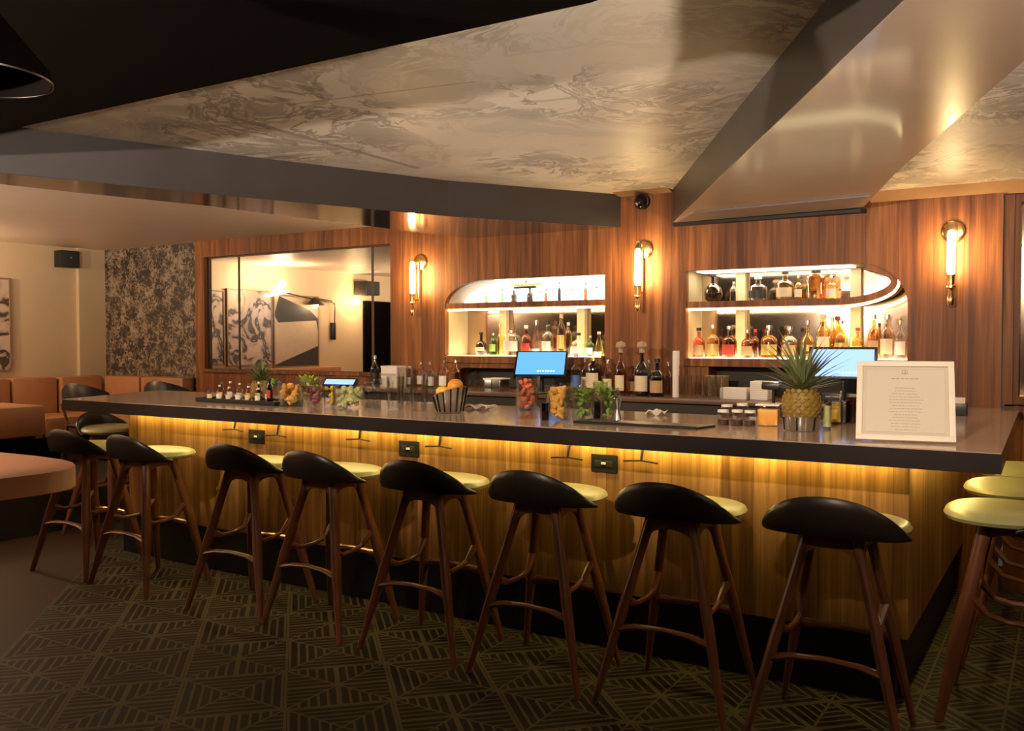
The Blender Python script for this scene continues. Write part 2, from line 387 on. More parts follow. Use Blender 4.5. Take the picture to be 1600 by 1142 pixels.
eb = struct('trim_7', prism(B(), [(-2.30, YW-.10), (-1.16, YW-.16), (-.98, 5.28), (-2.03, 5.38)], 2.250, 2.2595), pbr('grey_beam_reflection', (.20, .16, .16), .3), 'grey band imitating a reflection under the wide ceiling beam')  # reflection of wall and gap put in as a grey strip
struct('trim_8', prism(B(), [(-2.35, YW-.006), (-1.10, YW-.006), (-1.12, YW-.09), (-2.34, YW-.05)], 2.235, 2.259), kickM, 'black strip imitating the shadow gap between wide beam and walnut wall')  # shade of the gap put in as a solid black strip
so = [(-3.447, 1.885), (-3.50, 1.70), (-6.2, .2), (-6.2, -3.3), (3.0, -3.3), (3.0, 1.93), (-.985, 1.925)]
so = [(-3.46, 1.905), (-4.9, 1.905), (-4.9, -3.3), (3.0, -3.3), (3.0, 1.2), (.6, 1.55), (-.985, 1.925)]
struct('ceiling_soffit', prism(B(), so, 2.255, 2.48), blackM, 'black dropped soffit filling the upper left of the room')
# raised seating platform
struct('trim_6', bx(-8.85, -6.62, 2.2, 5.86, 0, .30), darkwall, 'low dark platform under the banquette seating')

# ------------------------------------------------------------------ bar
bar = thing('bar', 'long walnut fronted bar with thick dark stone top', 'bar counter', (0, 0, 0))
ct = [(-5.75, 3.53), (-.215, 3.53), (-.27, YW-.003), (-.95, YW-.003), (-.95, 4.56), (-6.12, 4.56)]
obj('counter_edge', prism(B(), ct, .995, 1.066), stoneedge, bar, False)
obj('countertop', prism(B(), [(a, b) for a, b in ct], 1.066, 1.07), stone, bar, False)
bf = B(); box(bf, ((-5.47-.551)/2, 3.85, .635), (5.47-.551, .04, .72)); obj('front_panel', bf, barwood, bar, False)
bf = B(); box(bf, (-.571, (3.87+YW)/2, .635), (.04, YW-3.874, .72)); obj('side_panel', bf, barwood, bar, False)
bf = B(); box(bf, (-5.45, 4.19, .635), (.04, .64, .72)); obj('end_panel', bf, barwood, bar, False)
bf = B(); box(bf, (-3.10, 3.98, .135), (5.0, .22, .27)); box(bf, (-.72, 4.9, .135), (.26, 1.9, .27)); obj('kickboard', bf, kickM, bar, False)
bf = B(); box(bf, (-3.18, 4.50, .5), (4.5, .03, .98)); box(bf, (-.93, 5.17, .5), (.03, 1.34, .98)); obj('back_panel', bf, darkwall, bar, False)
obj('led_strip', bx(-5.42, -.6, 3.772, 3.786, .980, .993), ledy, bar, False)
obj('led_strip', bx(-.50, -.486, 3.86, 5.8, .980, .993), ledy, bar, False)
for px, py in ((402, 682), (640, 701), (945, 724)):
    p = onY(px, py, 3.83); i = (402, 640, 945).index(px)
    o = thing('power_outlet', 'black twin power outlet on the bar front, '+('left, above the third stool', 'middle, above the fifth stool', 'right, above the seventh stool')[i], 'outlet', (p.x, 3.829, p.z), group='power outlets on the bar front')
    obj('cover_plate', box(B(), (0, -.004, 0), (.135, .010, .085), .003), plastic, o)
    for s in (-1, 1): obj('socket', box(B(), (s*.028, -.011, 0), (.034, .006, .03), .002), pbr('socket_grey', (.03, .03, .03), .4), o)
    obj('usb_port', box(B(), (0, -.013, .002), (.022, .007, .010)), white, o, False)
hk = [(370, 668), (437, 677), (565, 683), (690, 694), (890, 711), (1005, 716)]
for i, (px, py) in enumerate(hk):
    p = onY(px, py, 3.83)
    lab = ['black coat hook left of the leftmost outlet', 'black coat hook right of the leftmost outlet', 'black coat hook left of the middle outlet', 'black coat hook right of the middle outlet', 'black coat hook left of the rightmost outlet', 'black coat hook right of the rightmost outlet'][i]+' under the counter'
    o = thing('coat_hook', lab, 'hook', (p.x, 3.829, p.z), group='coat hooks under the counter')
    obj('stem', tube(B(), [(0, -.002, .07), (0, -.012, .03), (0, -.02, -.008)], [.007, .007, .006], 6), blackmetal, o)
    obj('crossbar', tube(B(), [(-.085, -.03, -.014), (0, -.02, -.008), (.085, -.03, -.014)], .0045, 6), blackmetal, o)

# ------------------------------------------------------------------ niches
def niche(name, lab, cat, outline, posts, shelf_line, split):
    x0 = min(a for a, b in outline); x1 = max(a for a, b in outline)
    t = thing(name, lab, cat, (0, 0, 0))
    n = len(outline); bm = B()
    f = [bm.verts.new((a, YW+.05, b)) for a, b in outline]; k = [bm.verts.new((a, YW+ND, b)) for a, b in outline]
    for i in range(n): bm.faces.new((f[i], f[(i+1) % n], k[(i+1) % n], k[i]))
    me = bpy.data.meshes.new('lining'); bm.to_mesh(me); bm.free(); o = bpy.data.objects.new('lining', me); COL.objects.link(o); me.materials.append(creamlit); o.parent = t
    bm = B(); prism(bm, outline, YW+ND, YW+ND+.01, 'Y'); obj('back_mirror', bm, darkmirror, t, False)
    for px in posts:
        X = onY(px, 500, YW+.24).x
        bm = B(); box(bm, (X, YW+ND-.03, 1.632), (.065, .05, .585)); obj('post', bm, creamlit, t, False)
    s = B(); band(s, shelf_line, .042, YW+.004, YW+ND-.07); obj('shelf', s, walnut, t, False)
    s = B(); band(s, [(a, b) for a, b in split], .012, YW+.012, YW+.03); obj('led_strip', s, led, t, False)
    obj('bottom_shelf', bx(x0-.02, x1+.01, YW-.03, YW+.05, 1.285, 1.338), walnut, t, False)
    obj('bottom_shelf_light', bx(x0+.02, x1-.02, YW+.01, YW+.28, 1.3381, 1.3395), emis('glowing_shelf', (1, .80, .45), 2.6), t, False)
    return t
nL = niche('display_niche', 'left illuminated bottle niche with a rounded upper left corner', 'shelving', nl, (783, 905), [(-4.285, 1.733), (-3.6, 1.733), (-2.876, 1.733)], [(-4.27, 1.700), (-3.6, 1.700), (-2.886, 1.700)])
obj('top_light', bx(-3.85, -2.90, YW+.05, YW+.07, 1.915, 1.927), ledup, nL, False)
lb = [(-4.22, 1.756), (-3.02, 1.756), (-3.02, 1.915), (-2.9, 1.756)]
lb = [(-4.26, 1.757), (-2.885, 1.757), (-2.885, 1.922)] + arc(-3.89, 1.735, .385, .187, 90, 172)
obj('backlit_panel', prism(B(), lb, YW+.235, YW+.25, 'Y'), lightbox, nL, False)
D = [(-2.26, 1.70), (-1.7, 1.70)] + arc(-1.27, 1.813, .33, .113, -90, 62, 16)
D2 = [(-2.25, 1.668), (-1.7, 1.668)] + arc(-1.27, 1.803, .352, .135, -90, 20, 14)
nR = niche('display_niche', 'right illuminated bottle niche with a shelf curling up at its rounded right end', 'shelving', nr, (1155, 1335), D, D2)
obj('top_light', bx(-2.2, -1.2, YW+.04, YW+.20, 1.921, 1.927), emis('niche_top_light', (1, .92, .66), 3.2), nR, False)

# big mirror left of the bar
mt = thing('wall_mirror', 'wide three pane mirror set in the walnut wall', 'mirror', (-6.01, YW+.05, 1.187))
xs = [-7.17, onY(368, 480, YW).x, onY(577, 480, YW).x, -4.85]
for a, b in zip(xs, xs[1:]): obj('mirror_pane', box(B(), ((a+b)/2+6.01, 0, .539), (b-a-.012, .008, 1.07), .0), mirrorM, mt, False)
fb = B(); 
for x in xs[1:3]: box(fb, (x+6.01, -.006, .539), (.016, .01, 1.077))
box(fb, (0, -.006, 1.070), (2.32, .012, .012)); box(fb, (-1.152, -.006, .539), (.014, .012, 1.077))
obj('frame_strips', fb, pbr('dark_bronze', (.05, .025, .012), .4), mt, False)
obj('sill', bx(-1.18, 1.18, -.075, .0, -.03, .0), walnut, mt, False)

# ------------------------------------------------------------------ back bar
bb = thing('back_bar_cabinet', 'low dark cabinet with a brown ledge along the wall behind the bar', 'cabinet', (0, 0, 0))
obj('body', bx(-5.4, -1.0, 5.44, YW-.004, 0, 1.06), darkwall, bb, False)
obj('ledge', bx(-5.42, -.98, 5.40, YW-.004, 1.06, 1.09, .004), pbr('ledge_timber', (.14, .075, .05), .3), bb)
for k in range(7):
    x = -5.35+k*.62; d = obj('door', bx(x, x+.6, 5.425, 5.44, .12, 1.0, .004), darkwall, bb); obj('handle', bx(x+.2, x+.4, 5.41, 5.425, .93, .945), steel, d, False)

# ------------------------------------------------------------------ sconces
def sconce(X, lab):
    t = thing('wall_sconce', lab, 'wall lamp', (X, YW, 1.66), group='brass tube sconces on the walnut wall')
    R = Matrix.Rotation(PI/2, 4, 'X')
    obj('backplate', lathe(B(), [(0, .022), (.05, .022), (.062, .014), (.065, 0), (0, 0)], 28, M=Matrix.Translation((0, 0, .43)) @ R), brass, t)
    obj('rod', tube(B(), [(0, -.03, .43), (0, -.03, .14), (0, -.045, .128), (0, -.11, .125)], .007, 8), brass, t)
    obj('socket', lathe(B(), [(0, .085), (.012, .085), (.016, .095), (.027, .10), (.027, .112), (.019, .118), (.021, .150), (.024, .175), (.0, .178)], 16, (0, -.11, 0)), brass, t)
    obj('finial', lathe(B(), [(0, 0), (.013, 0), (.019, .012), (.019, .045), (.013, .062), (.009, .09), (0, .092)], 14, (0, -.11, 0)), brass, t)
    obj('bulb', lathe(B(), [(0, .18), (.019, .185), (.021, .21), (.021, .40), (.016, .425), (0, .43)], 14, (0, -.11, 0)), fil, t)
    obj('glass_tube', lathe(B(), [(.0315, .16), (.033, .17), (.033, .455), (.024, .478), (0, .486)], 20, (0, -.11, 0)), sconceG, t)
    return t
sconce(-4.53, 'brass tube wall sconce between the big mirror and the left niche')
sconce(-2.568, 'brass tube wall sconce on the wall between the two niches')
sconce(-.619, 'brass tube wall sconce at the far right above the framed menu')
# dome camera
p = onY(1005, 318, YW)
t = thing('security_camera', 'small black dome camera high on the wall above the middle sconce', 'camera', (-2.578, YW, 2.425))
obj('base', lathe(B(), [(0, 0), (.055, 0), (.052, .03), (.03, .035), (0, .035)], 20, M=Matrix.Rotation(PI/2, 4, 'X')), blackmetal, t)
obj('dome', ball(B(), (0, -.04, -.012), .046, 3), pbr('black_gloss_dome', (.01, .01, .01), .08, var=0), t)
obj('lens', ball(B(), (-.012, -.08, -.022), .014, 2), steel, t)
# wall speaker, left wall
p = onX(98, 405, -8.85)
t = thing('wall_speaker', 'small black loudspeaker high on the cream wall', 'speaker', (-8.845, p.y, p.z-.09))
obj('cabinet', box(B(), (.07, 0, .085), (.13, .20, .17), .008), plastic, t); obj('grille', box(B(), (.138, 0, .085), (.006, .18, .15), .002), pbr('speaker_grille', (.03, .03, .03), .8), t)
obj('badge', box(B(), (.143, 0, .10), (.003, .018, .018)), steel, t, False)

# ------------------------------------------------------------------ stools
def make_stool():
    t = thing('bar_stool', 'x', 'bar stool', (0, 0, 0), group='walnut stools along the bar')
    A_, B_ = .255, .205
    # seat pad
    bm = B(); n = 40; rings = []
    prof = [(0, .812), (.35, .810), (.7, .806), (.9, .802), (.97, .794), (1.0, .780), (.97, .766), (.85, .757), (.5, .754), (0, .753)]
    for r, z in prof:
        if r == 0: rings.append([bm.verts.new((0, .03, z))]); continue
        ring = []
        for k in range(n):
            a = 2*PI*k/n; ca, sa = math.cos(a), math.sin(a); x = A_*r*math.copysign(abs(ca)**.85, ca); y = B_*1.03*r*math.copysign(abs(sa)**.85, sa)+.03
            zz = z-.012*(x/A_)**2*0+(.02*max(0, -(y)/B_)**2 if z > .77 else 0)
            ring.append(bm.verts.new((x, y, zz)))
        rings.append(ring)
    for a, b in zip(rings, rings[1:]):
        for k in range(n):
            k2 = (k+1) % n
            if len(a) == 1: bm.faces.new((a[0], b[k], b[k2]))
            elif len(b) == 1: bm.faces.new((a[k], a[k2], b[0]))
            else: bm.faces.new((a[k], a[k2], b[k2], b[k]))
    obj('seat', bm, olive, t)
    # crescent backrest wrapping the rear
    bm = B(); rings = []; N = 30
    for i in range(N+1):
        q = i/N; a = math.radians(188+164*q); s = math.sin(PI*q)
        h = .014+.132*s**1.25; cx, cy = math.cos(a), math.sin(a); cx = math.copysign(abs(cx)**.92, cx); cy = math.copysign(abs(cy)**.80, cy); z0 = .750+.016*s; lean = .016*s
        ring = []
        for k in range(12):
            w = 2*PI*k/12; dr = .015*math.cos(w)*(.5+.5*s); dz = math.sin(w)*.5+.5
            rr_ = 1.0
            off = dr+lean*dz+.004
            ring.append(bm.verts.new((cx*(A_*rr_+off), cy*(B_*rr_+off)+.018, z0+h*dz)))
        rings.append(ring)
    for a, b in zip(rings, rings[1:]):
        for k in range(12): bm.faces.new((a[k], a[(k+1) % 12], b[(k+1) % 12], b[k]))
    bm.faces.new(rings[0]); bm.faces.new(rings[-1][::-1])
    obj('backrest', bm, leather, t)
    def leg(sx, y0, y1, x0, x1):
        P = []
        for k in range(9):
            q = k/8; P.append((sx*(x0+(x1-x0)*q), y0+(y1-y0)*q, .752*(1-q)))
        return tube(B(), P, [.030, .027, .026, .028, .031, .028, .024, .020, .017], 12, flat=.68)
    for sx in (-1, 1): obj('leg', leg(sx, -.085, -.225, .088, .272), stoolwood, t)
    for sx in (-1, 1): obj('leg', leg(sx, .085, .225, .10, .245), stoolwood, t)
    def xat(z, x0, x1): return x0+(x1-x0)*(1-z/.752)
    def yat(z): return .085+.14*(1-z/.752)
    # arched apron under the seat, rear and front, and side rails
    for sy, x0, x1 in ((-1, .088, .272), (1, .10, .245)):
        poly = [(-xat(.752, x0, x1), .752), (xat(.752, x0, x1), .752), (xat(.66, x0, x1), .66)] + [(xat(.66, x0, x1)*math.cos(g)*.9, .66+.052*math.sin(g)) for g in [PI*k/8 for k in range(1, 8)]] + [(-xat(.66, x0, x1), .66)]
        y = sy*.095; bm = prism(B(), poly, y-.011, y+.011, 'Y'); obj('apron', bm, stoolwood, t)
    for sx in (-1, 1):
        poly = [(-.085, .752), (.085, .752), (yat(.67), .67)] + [(yat(.67)*math.cos(g)*.88, .67+.045*math.sin(g)) for g in [PI*k/8 for k in range(1, 8)]] + [(-yat(.67), .67)]
        bm = prism(B(), poly, sx*.105-.010, sx*.105+.010, 'X'); obj('side_apron', bm, stoolwood, t)
    # rear stretcher, bowed
    z = .315; x = xat(z, .088, .272); y = -yat(z)
    obj('rear_stretcher', tube(B(), [(-x, y, z-.015), (-x*.6, y, z+.004), (0, y, z+.012), (x*.6, y, z+.004), (x, y, z-.015)], [.027, .020, .017, .020, .027], 10, flat=.55), stoolwood, t)
    # side rungs sweeping forward, footrest between the front legs
    zr, zf = .44, .345
    for sx in (-1, 1):
        xr = xat(zr, .088, .272); yr = -yat(zr); xf = xat(zr+.03, .10, .245); yf = yat(zr+.03)
        pts = [(sx*xr, yr, zr-.03), (sx*(xr-.012), yr+.06, zr-.052), (sx*(xr-.02), 0, zr-.05), (sx*(xf-.012), yf-.07, zr-.035), (sx*xf, yf-.012, zr+.03)]
        obj('side_rung', tube(B(), pts, [.021, .0125, .011, .012, .019], 8), stoolwood, t)
    x = xat(zf, .10, .245); y = yat(zf)
    f = obj('footrest', tube(B(), [(-x, y, zf), (-x*.5, y+.006, zf+.004), (0, y+.01, zf+.005), (x*.5, y+.006, zf+.004), (x, y, zf)], [.022, .015, .014, .015, .022], 10), stoolwood, t)
    obj('brass_strip', tube(B(), [(-x*.9, y-.004, zf+.013), (0, y+.006, zf+.015), (x*.9, y-.004, zf+.013)], .008, 6), brass, f)
    return t
st = make_stool()
SX = [-5.34, -4.735, -3.84, -3.255, -2.60, -1.975, -1.355, -.745]
lbs = ['leftmost on the bar front, near the table corner', 'second from left, close to the leftmost one', 'third from left, below the leftmost outlet',
       'fourth stool from the left along the bar front', 'fifth from left, below the middle outlet', 'sixth stool from the left along the bar front', 'seventh from left, below the rightmost outlet',
       'nearest one, seen straight from behind']
for i, x in enumerate(SX):
    o = st if i == 0 else copy_tree(st)
    o.location = (x, 3.455, 0); o.rotation_euler = (0, 0, math.radians((2, -1, 3, -2, 1, 0, -1, 1)[i]))
    o['label'] = 'black backed walnut bar stool, '+lbs[i]
for i, (x, y) in enumerate(((-.205, 4.02), (-.20, 4.72), (-.20, 5.38))):
    o = copy_tree(st); o.location = (x, y, 0); o.rotation_euler = (0, 0, PI/2)
    o['label'] = ['walnut bar stool seen side on at the right end, nearest of three', 'walnut bar stool at the right end, middle of three', 'walnut bar stool at the right end, farthest by the wall'][i]
    o['group'] = 'walnut stools at the right end of the bar'

# ------------------------------------------------------------------ high table, banquette, dining chairs
tb = thing('high_table', 'reddish wooden high table with rounded corners at the left edge', 'table', (-3.15, 1.55, 0), math.radians(-6))
poly = []
W_, D_, r = .55, .30, .16
A0 = onZ(0, 748, 1.05); A1 = onZ(118, 728, 1.05); A2 = onZ(0, 707, 1.05)
pl = []
# stadium-like top with one rounded end towards the bar
cx, cy = -3.02, 1.66
tp = [(-4.9, 1.05), (-3.3, 1.12), (-2.72, 1.44)] 
tp = [onZ(-420, 800, 1.05), onZ(0, 748, 1.05), onZ(60, 741, 1.05), onZ(95, 735.5, 1.05), onZ(112, 731.5, 1.05), onZ(118, 727, 1.05), onZ(113, 722, 1.05), onZ(98, 718, 1.05), onZ(60, 712.5, 1.05), onZ(0, 706.5, 1.05), onZ(-200, 694, 1.05)]
tp = [(p.x, p.y) for p in tp]
tb.location = (0, 0, 0); tb.rotation_euler = (0, 0, 0)
bm = prism(B(), tp, .985, 1.05)
obj('tabletop', bm, orangewood, tb)
cxm = sum(a for a, b in tp)/len(tp)-.35; cym = sum(b for a, b in tp)/len(tp)-.05
obj('pedestal', lathe(B(), [(0, .02), (.26, .02), (.26, .035), (.05, .05), (.04, .08), (.04, .96), (.16, .975), (.16, .984), (0, .984)], 20, (cxm, cym, -.02)), blackmetal, tb)

sofa = thing('banquette', 'orange tan leather corner banquette along the cream and wallpapered walls', 'sofa', (0, 0, 0))
obj('plinth', prism(B(), [(-8.84, 2.4), (-8.2, 2.4), (-8.2, 5.3), (-7.35, 5.3), (-7.35, 5.88), (-8.79, 5.88), (-8.79, 5.58), (-8.84, 5.58)], .305, .55), blackM, sofa, False)
for y0, y1 in ((2.4, 3.6), (3.62, 4.80), (4.82, 5.27)):
    obj('seat_cushion', bx(-8.68, -8.12, y0, y1, .55, .74, .03), tan, sofa); obj('back_cushion', bx(-8.84, -8.66, y0, y1, .56, 1.10, .03), tan, sofa)
obj('back_cushion', bx(-8.79, -8.62, 5.29, 5.74, .56, 1.10, .03), tan, sofa)
obj('seat_cushion', bx(-8.60, -8.02, 5.29, 5.72, .55, .74, .03), tan, sofa); obj('seat_cushion', bx(-8.0, -7.35, 5.29, 5.72, .55, .74, .03), tan, sofa)
obj('back_cushion', bx(-8.60, -8.02, 5.735, 5.885, .56, 1.10, .03), tan, sofa); obj('back_cushion', bx(-8.0, -7.35, 5.735, 5.885, .56, 1.10, .03), tan, sofa)
be = thing('bench', 'low tan leather bench end with black base left of the leftmost stool', 'bench', (0, 0, 0))
obj('seat_block', bx(-7.6, -7.0, 3.1, 4.16, .70, .945, .03), tan, be); obj('base', bx(-7.55, -7.05, 3.15, 4.10, .305, .70, .01), blackM, be)

def dining_chair(name, lab, loc, rz, wood=None):
    t = thing(name, lab, 'chair', loc, rz)
    bm = B(); rings = []
    for i in range(17):
        a = math.radians(200+140*i/16); s = math.sin(PI*i/16)
        ring = [bm.verts.new((math.cos(a)*(.24+o_), math.sin(a)*(.22+o_), z)) for o_, z in ((0, .58), (.03, .60), (.035, .70+.06*s), (.015, .72+.08*s), (-.01, .70+.06*s), (-.01, .60))]
        rings.append(ring)
    for a, b in zip(rings, rings[1:]):
        for k in range(6): bm.faces.new((a[k], a[(k+1) % 6], b[(k+1) % 6], b[k]))
    bm.faces.new(rings[0]); bm.faces.new(rings[-1][::-1])
    obj('backrest', bm, leather, t); obj('seat', lathe(B(), [(0, .42), (.2, .42), (.235, .44), (.225, .465), (0, .475)], 24), leather, t)
    for sx, sy in ((-1, -1), (1, -1), (-1, 1), (1, 1)):
        obj('leg', tube(B(), [(sx*.16, sy*.15, .43), (sx*.21, sy*.2, 0)], [.016, .011], 8), wood or stoolwood, t)
    for sx in (-1, 1): obj('back_support', tube(B(), [(sx*.18, -.12, .43), (sx*.22, -.16, .62)], .012, 8), wood or stoolwood, t)
    return t
for px, py, zz, lab in ((212, 604, .30, 'dark dining chair behind the left end of the bar top, left of two'), (285, 599, .30, 'dark dining chair behind the left end of the bar top, right of two')):
    p = onZ(px, py, zz+.765); dining_chair('dining_chair', lab, (-7.2 if px < 250 else -6.97, 4.72 if px < 250 else 5.36, zz), math.radians(10)); 
p = onZ(160, 650, .89); o = copy_tree(st); o.location = (-6.27, 4.25, 0); o.rotation_euler = (0, 0, math.radians(-80)); o['label'] = 'dark bar stool standing at the left end of the bar'; o['group'] = 'stools at the left end of the bar'

# pictures on left wall
def picture(name, lab, y0, y1, z0, z1, mat, shapes=()):
    t = thing(name, lab, 'picture', (-8.848, (y0+y1)/2, z0))
    h = z1-z0; w_ = y1-y0
    obj('canvas', box(B(), (.012, 0, h/2), (.02, w_-.02, h-.02)), mat, t, False)
    fb = B()
    for (a, b, c_, d) in ((-w_/2, w_/2, 0, .015), (-w_/2, w_/2, h-.015, h), (-w_/2, -w_/2+.015, .015, h-.015), (w_/2-.015, w_/2, .015, h-.015)):
        box(fb, (.016, (a+b)/2, (c_+d)/2), (.032, b-a, d-c_))
    obj('frame', fb, pbr('thin_frame', (.25, .16, .09), .4), t, False)
    for pts, m in shapes:
        obj('painted_shape', prism(B(), [(a*w_, b*h) for a, b in pts], .0225, .0245, 'X'), m, t, False)
    return t
def abstract_mat():
    t = NT('abstract_leaf_print'); co = t.coord((1, 2.2, 1.8), (0.6, 0, 0))
    n1 = t.n('ShaderNodeTexNoise'); n1.inputs['Scale'].default_value = 1.5; n1.inputs['Detail'].default_value = 4; n1.inputs['Distortion'].default_value = 2.2; t.l(co, n1.inputs['Vector'])
    t.l(t.ramp(n1.outputs[0], [(.42, (.55, .42, .33)), (.5, (.42, .31, .24)), (.53, (.09, .06, .045)), (.6, (.035, .025, .02)), (.63, (.4, .3, .23))]), t.b.inputs['Base Color']); return t.m
abm = abstract_mat(); dkp = pbr('charcoal_paint', (.035, .028, .024), .6); cmp_ = pbr('beige_paint', (.50, .38, .26), .6)
picture('picture', 'tall abstract picture in grey and brown at the left edge', 4.30, 4.90, 1.165, 2.07, abm)
picture('picture', 'abstract leafy print seen in the mirror', 3.53, 4.26, 1.14, 2.10, abm)
picture('picture', 'geometric painting of beige and charcoal wedges seen in the mirror', 2.68, 3.50, 1.10, 2.06, cmp_,
        [([(.49, .72), (.38, .98), (-.3, .80), (-.49, .68), (-.49, .50), (-.44, .66), (.40, .62)], dkp), ([(.49, .04), (.49, .02), (-.49, .02), (-.49, .30)], dkp)])
dk = thing('door_1', 'black door in the cream wall, seen in the mirror', 'door', (-8.85, 1.32, 0)); dk['kind'] = 'structure'; del dk['category']
obj('door_leaf', box(B(), (.02, 0, 1.02), (.04, .86, 2.04)), blackM, dk, False); obj('door_handle', tube(B(), [(.05, .34, 1.0), (.09, .34, 1.0), (.09, .24, 1.0)], .01), steel, dk)
sp = thing('wall_speaker', 'large black loudspeaker above the black door, seen in the mirror', 'speaker', (-8.845, 1.80, 2.10))
obj('cabinet', box(B(), (.12, 0, .11), (.24, .30, .20), .01), plastic, sp); obj('grille', box(B(), (.242, 0, .11), (.006, .27, .17)), MATS['speaker_grille'], sp)
# twin arm wall lamp
wl = thing('wall_lamp', 'black twin arm wall lamp with cone shades, seen in the mirror', 'wall lamp', (-8.845, 2.41, 1.45))
obj('mount', box(B(), (.03, 0, .14), (.05, .07, .24), .008), blackmetal, wl)
obj('arm', tube(B(), [(.06, 0, .24), (.07, 0, .50), (.07, .08, .56), (.10, .42, .58)], .008), blackmetal, wl)
obj('arm', tube(B(), [(.06, 0, .24), (.07, 0, .53), (.12, .6, .58), (.27, 1.28, .64)], .008), blackmetal, wl)
def shade(M, col=blackmetal):
    return lathe(B(), [(.012, .10), (.03, .095), (.13, 0), (.128, -.002), (.028, .088), (.0, .09)], 24, M=M)
s1 = obj('shade', shade(Matrix.Translation((.10, .42, .49))), blackmetal, wl)
obj('bulb', ball(B(), (.10, .42, .50), .028, 2), emis('pendant_bulb', (1, .80, .5), 3), s1)
s2 = obj('shade', shade(Matrix.Translation((.30, 1.30, .60)) @ Matrix.Rotation(math.radians(-16), 4, 'X')), pbr('white_enamel', (.9, .88, .85), .3, var=0), wl)
obj('diffuser', lathe(B(), [(0, .0), (.16, .0), (.16, .004), (0, .004)], 24, M=Matrix.Translation((.30, 1.30, .60)) @ Matrix.Rotation(math.radians(-16), 4, 'X')), emis('lamp_diffuser', (1, .95, .85), 5), s2)

# ------------------------------------------------------------------ bottles
PROF = {
 'std': [(0, 0), (.9, 0), (1, .02), (1, .56), (.92, .63), (.5, .70), (.34, .75), (.32, .90), (.38, .905), (.38, .93), (0, .935)],
 'tall': [(0, 0), (.9, 0), (1, .015), (1, .62), (.85, .69), (.42, .78), (.36, .93), (.42, .935), (0, .94)],
 'squat': [(0, 0), (.9, 0), (1, .03), (1, .50), (.95, .57), (.7, .64), (.34, .70), (.30, .86), (.38, .87), (0, .89)],
 'round': [(0, 0), (.55, 0), (.85, .08), (1, .22), (1, .36), (.85, .50), (.5, .60), (.26, .66), (.22, .9), (.30, .91), (0, .93)],
 'jug': [(0, 0), (.92, 0), (1, .03), (1, .70), (.9, .78), (.5, .84), (.4, .93), (0, .94)],
 'cone': [(0, 0), (1, 0), (1, .03), (.8, .35), (.5, .62), (.3, .75), (.28, .92), (0, .93)],
}
LBL = {'std': (.12, .46), 'tall': (.18, .5), 'squat': (.10, .42), 'round': (.2, .36), 'jug': (.18, .58), 'cone': (.05, .2)}
CAPR = {'std': .42, 'tall': .44, 'squat': .42, 'round': .34, 'jug': .5, 'cone': .36}
M_ = dict(clear=clearG, green=greenG, amber=amberG, brown=brownG, honey=honeyG, dark=darkG, pink=pinkG, red=redG, yellow=yellowG)
L_ = dict(cream=pbr('cream_label', (.72, .60, .42), .6, var=.04), white=pbr('white_label', (.80, .78, .74), .6, var=.04), black=pbr('black_label', (.02, .02, .02), .5),
          red=pbr('red_label', (.45, .05, .03), .55), tan=pbr('kraft_label', (.48, .30, .15), .6), green=pbr('green_label', (.25, .42, .10), .55), blue=pbr('blue_label', (.08, .16, .40), .5), gold=pbr('gold_label', (.55, .38, .12), .4, .3))
C_ = dict(black=plastic, silver=steel, gold=brass, cork=pbr('cork', (.45, .27, .14), .8), white=white, red=L_['red'], wood=pbr('turned_wood_stopper', (.42, .27, .17), .5))
def bottle(loc, h, r, kind, g, lab, cap, text, group, sq=False, pour=False):
    t = thing('bottle', text, 'bottle', loc, random.uniform(-.2, .2), group)
    pr = [(a*r, b*h) for a, b in PROF[kind]]
    n = 24
    bm = lathe(B(), pr, n)
    if sq:
        for v in bm.verts:
            rr_ = math.hypot(v.co.x, v.co.y)
            if rr_ > r*.8:
                a = math.atan2(v.co.y, v.co.x); f = 1/max(abs(math.cos(a)), abs(math.sin(a)))
                v.co.x *= .5+.5*min(f, 1.28); v.co.y *= .5+.5*min(f, 1.28)
    obj('glass_body', bm, M_[g], t)
    if lab:
        z0, z1 = LBL[kind]; rr_ = [a for a, b in PROF[kind]]; R = max(rr_)*r*1.012+.0006
        bm = B(); m = 14; A = 1.15
        if kind == 'round': R = r*1.01
        ring = [[bm.verts.new((R*math.sin(-A+2*A*k/m), -R*math.cos(-A+2*A*k/m), z*h)) for k in range(m+1)] for z in (z0, z1)]
        for k in range(m): bm.faces.new((ring[0][k], ring[0][k+1], ring[1][k+1], ring[1][k]))
        if sq:
            for v in bm.verts:
                a = math.atan2(v.co.y, v.co.x); f = 1/max(abs(math.cos(a)), abs(math.sin(a))); v.co.x *= .5+.5*min(f, 1.28)+.01; v.co.y *= .5+.5*min(f, 1.28)+.01
        gg = bmesh.ops.extrude_face_region(bm, geom=bm.faces[:]); 
        for v in [q for q in gg['geom'] if isinstance(q, bmesh.types.BMVert)]: v.co.x *= 1.01; v.co.y *= 1.01
        obj('label', bm, L_[lab], t)
    if cap:
        cr = CAPR[kind]*r
        zc = .90*h
        if pour:
            obj('pourer', tube(B(), [(0, 0, zc), (0, 0, h*1.0), (.012, 0, h*1.06), (.022, 0, h*1.1)], [.008, .006, .004, .003], 8), steel, t)
        else: obj('cap', lathe(B(), [(0, zc-.001), (cr, zc-.001), (cr, h*.992), (cr*.85, h), (0, h)], 14), C_[cap], t)
    return t
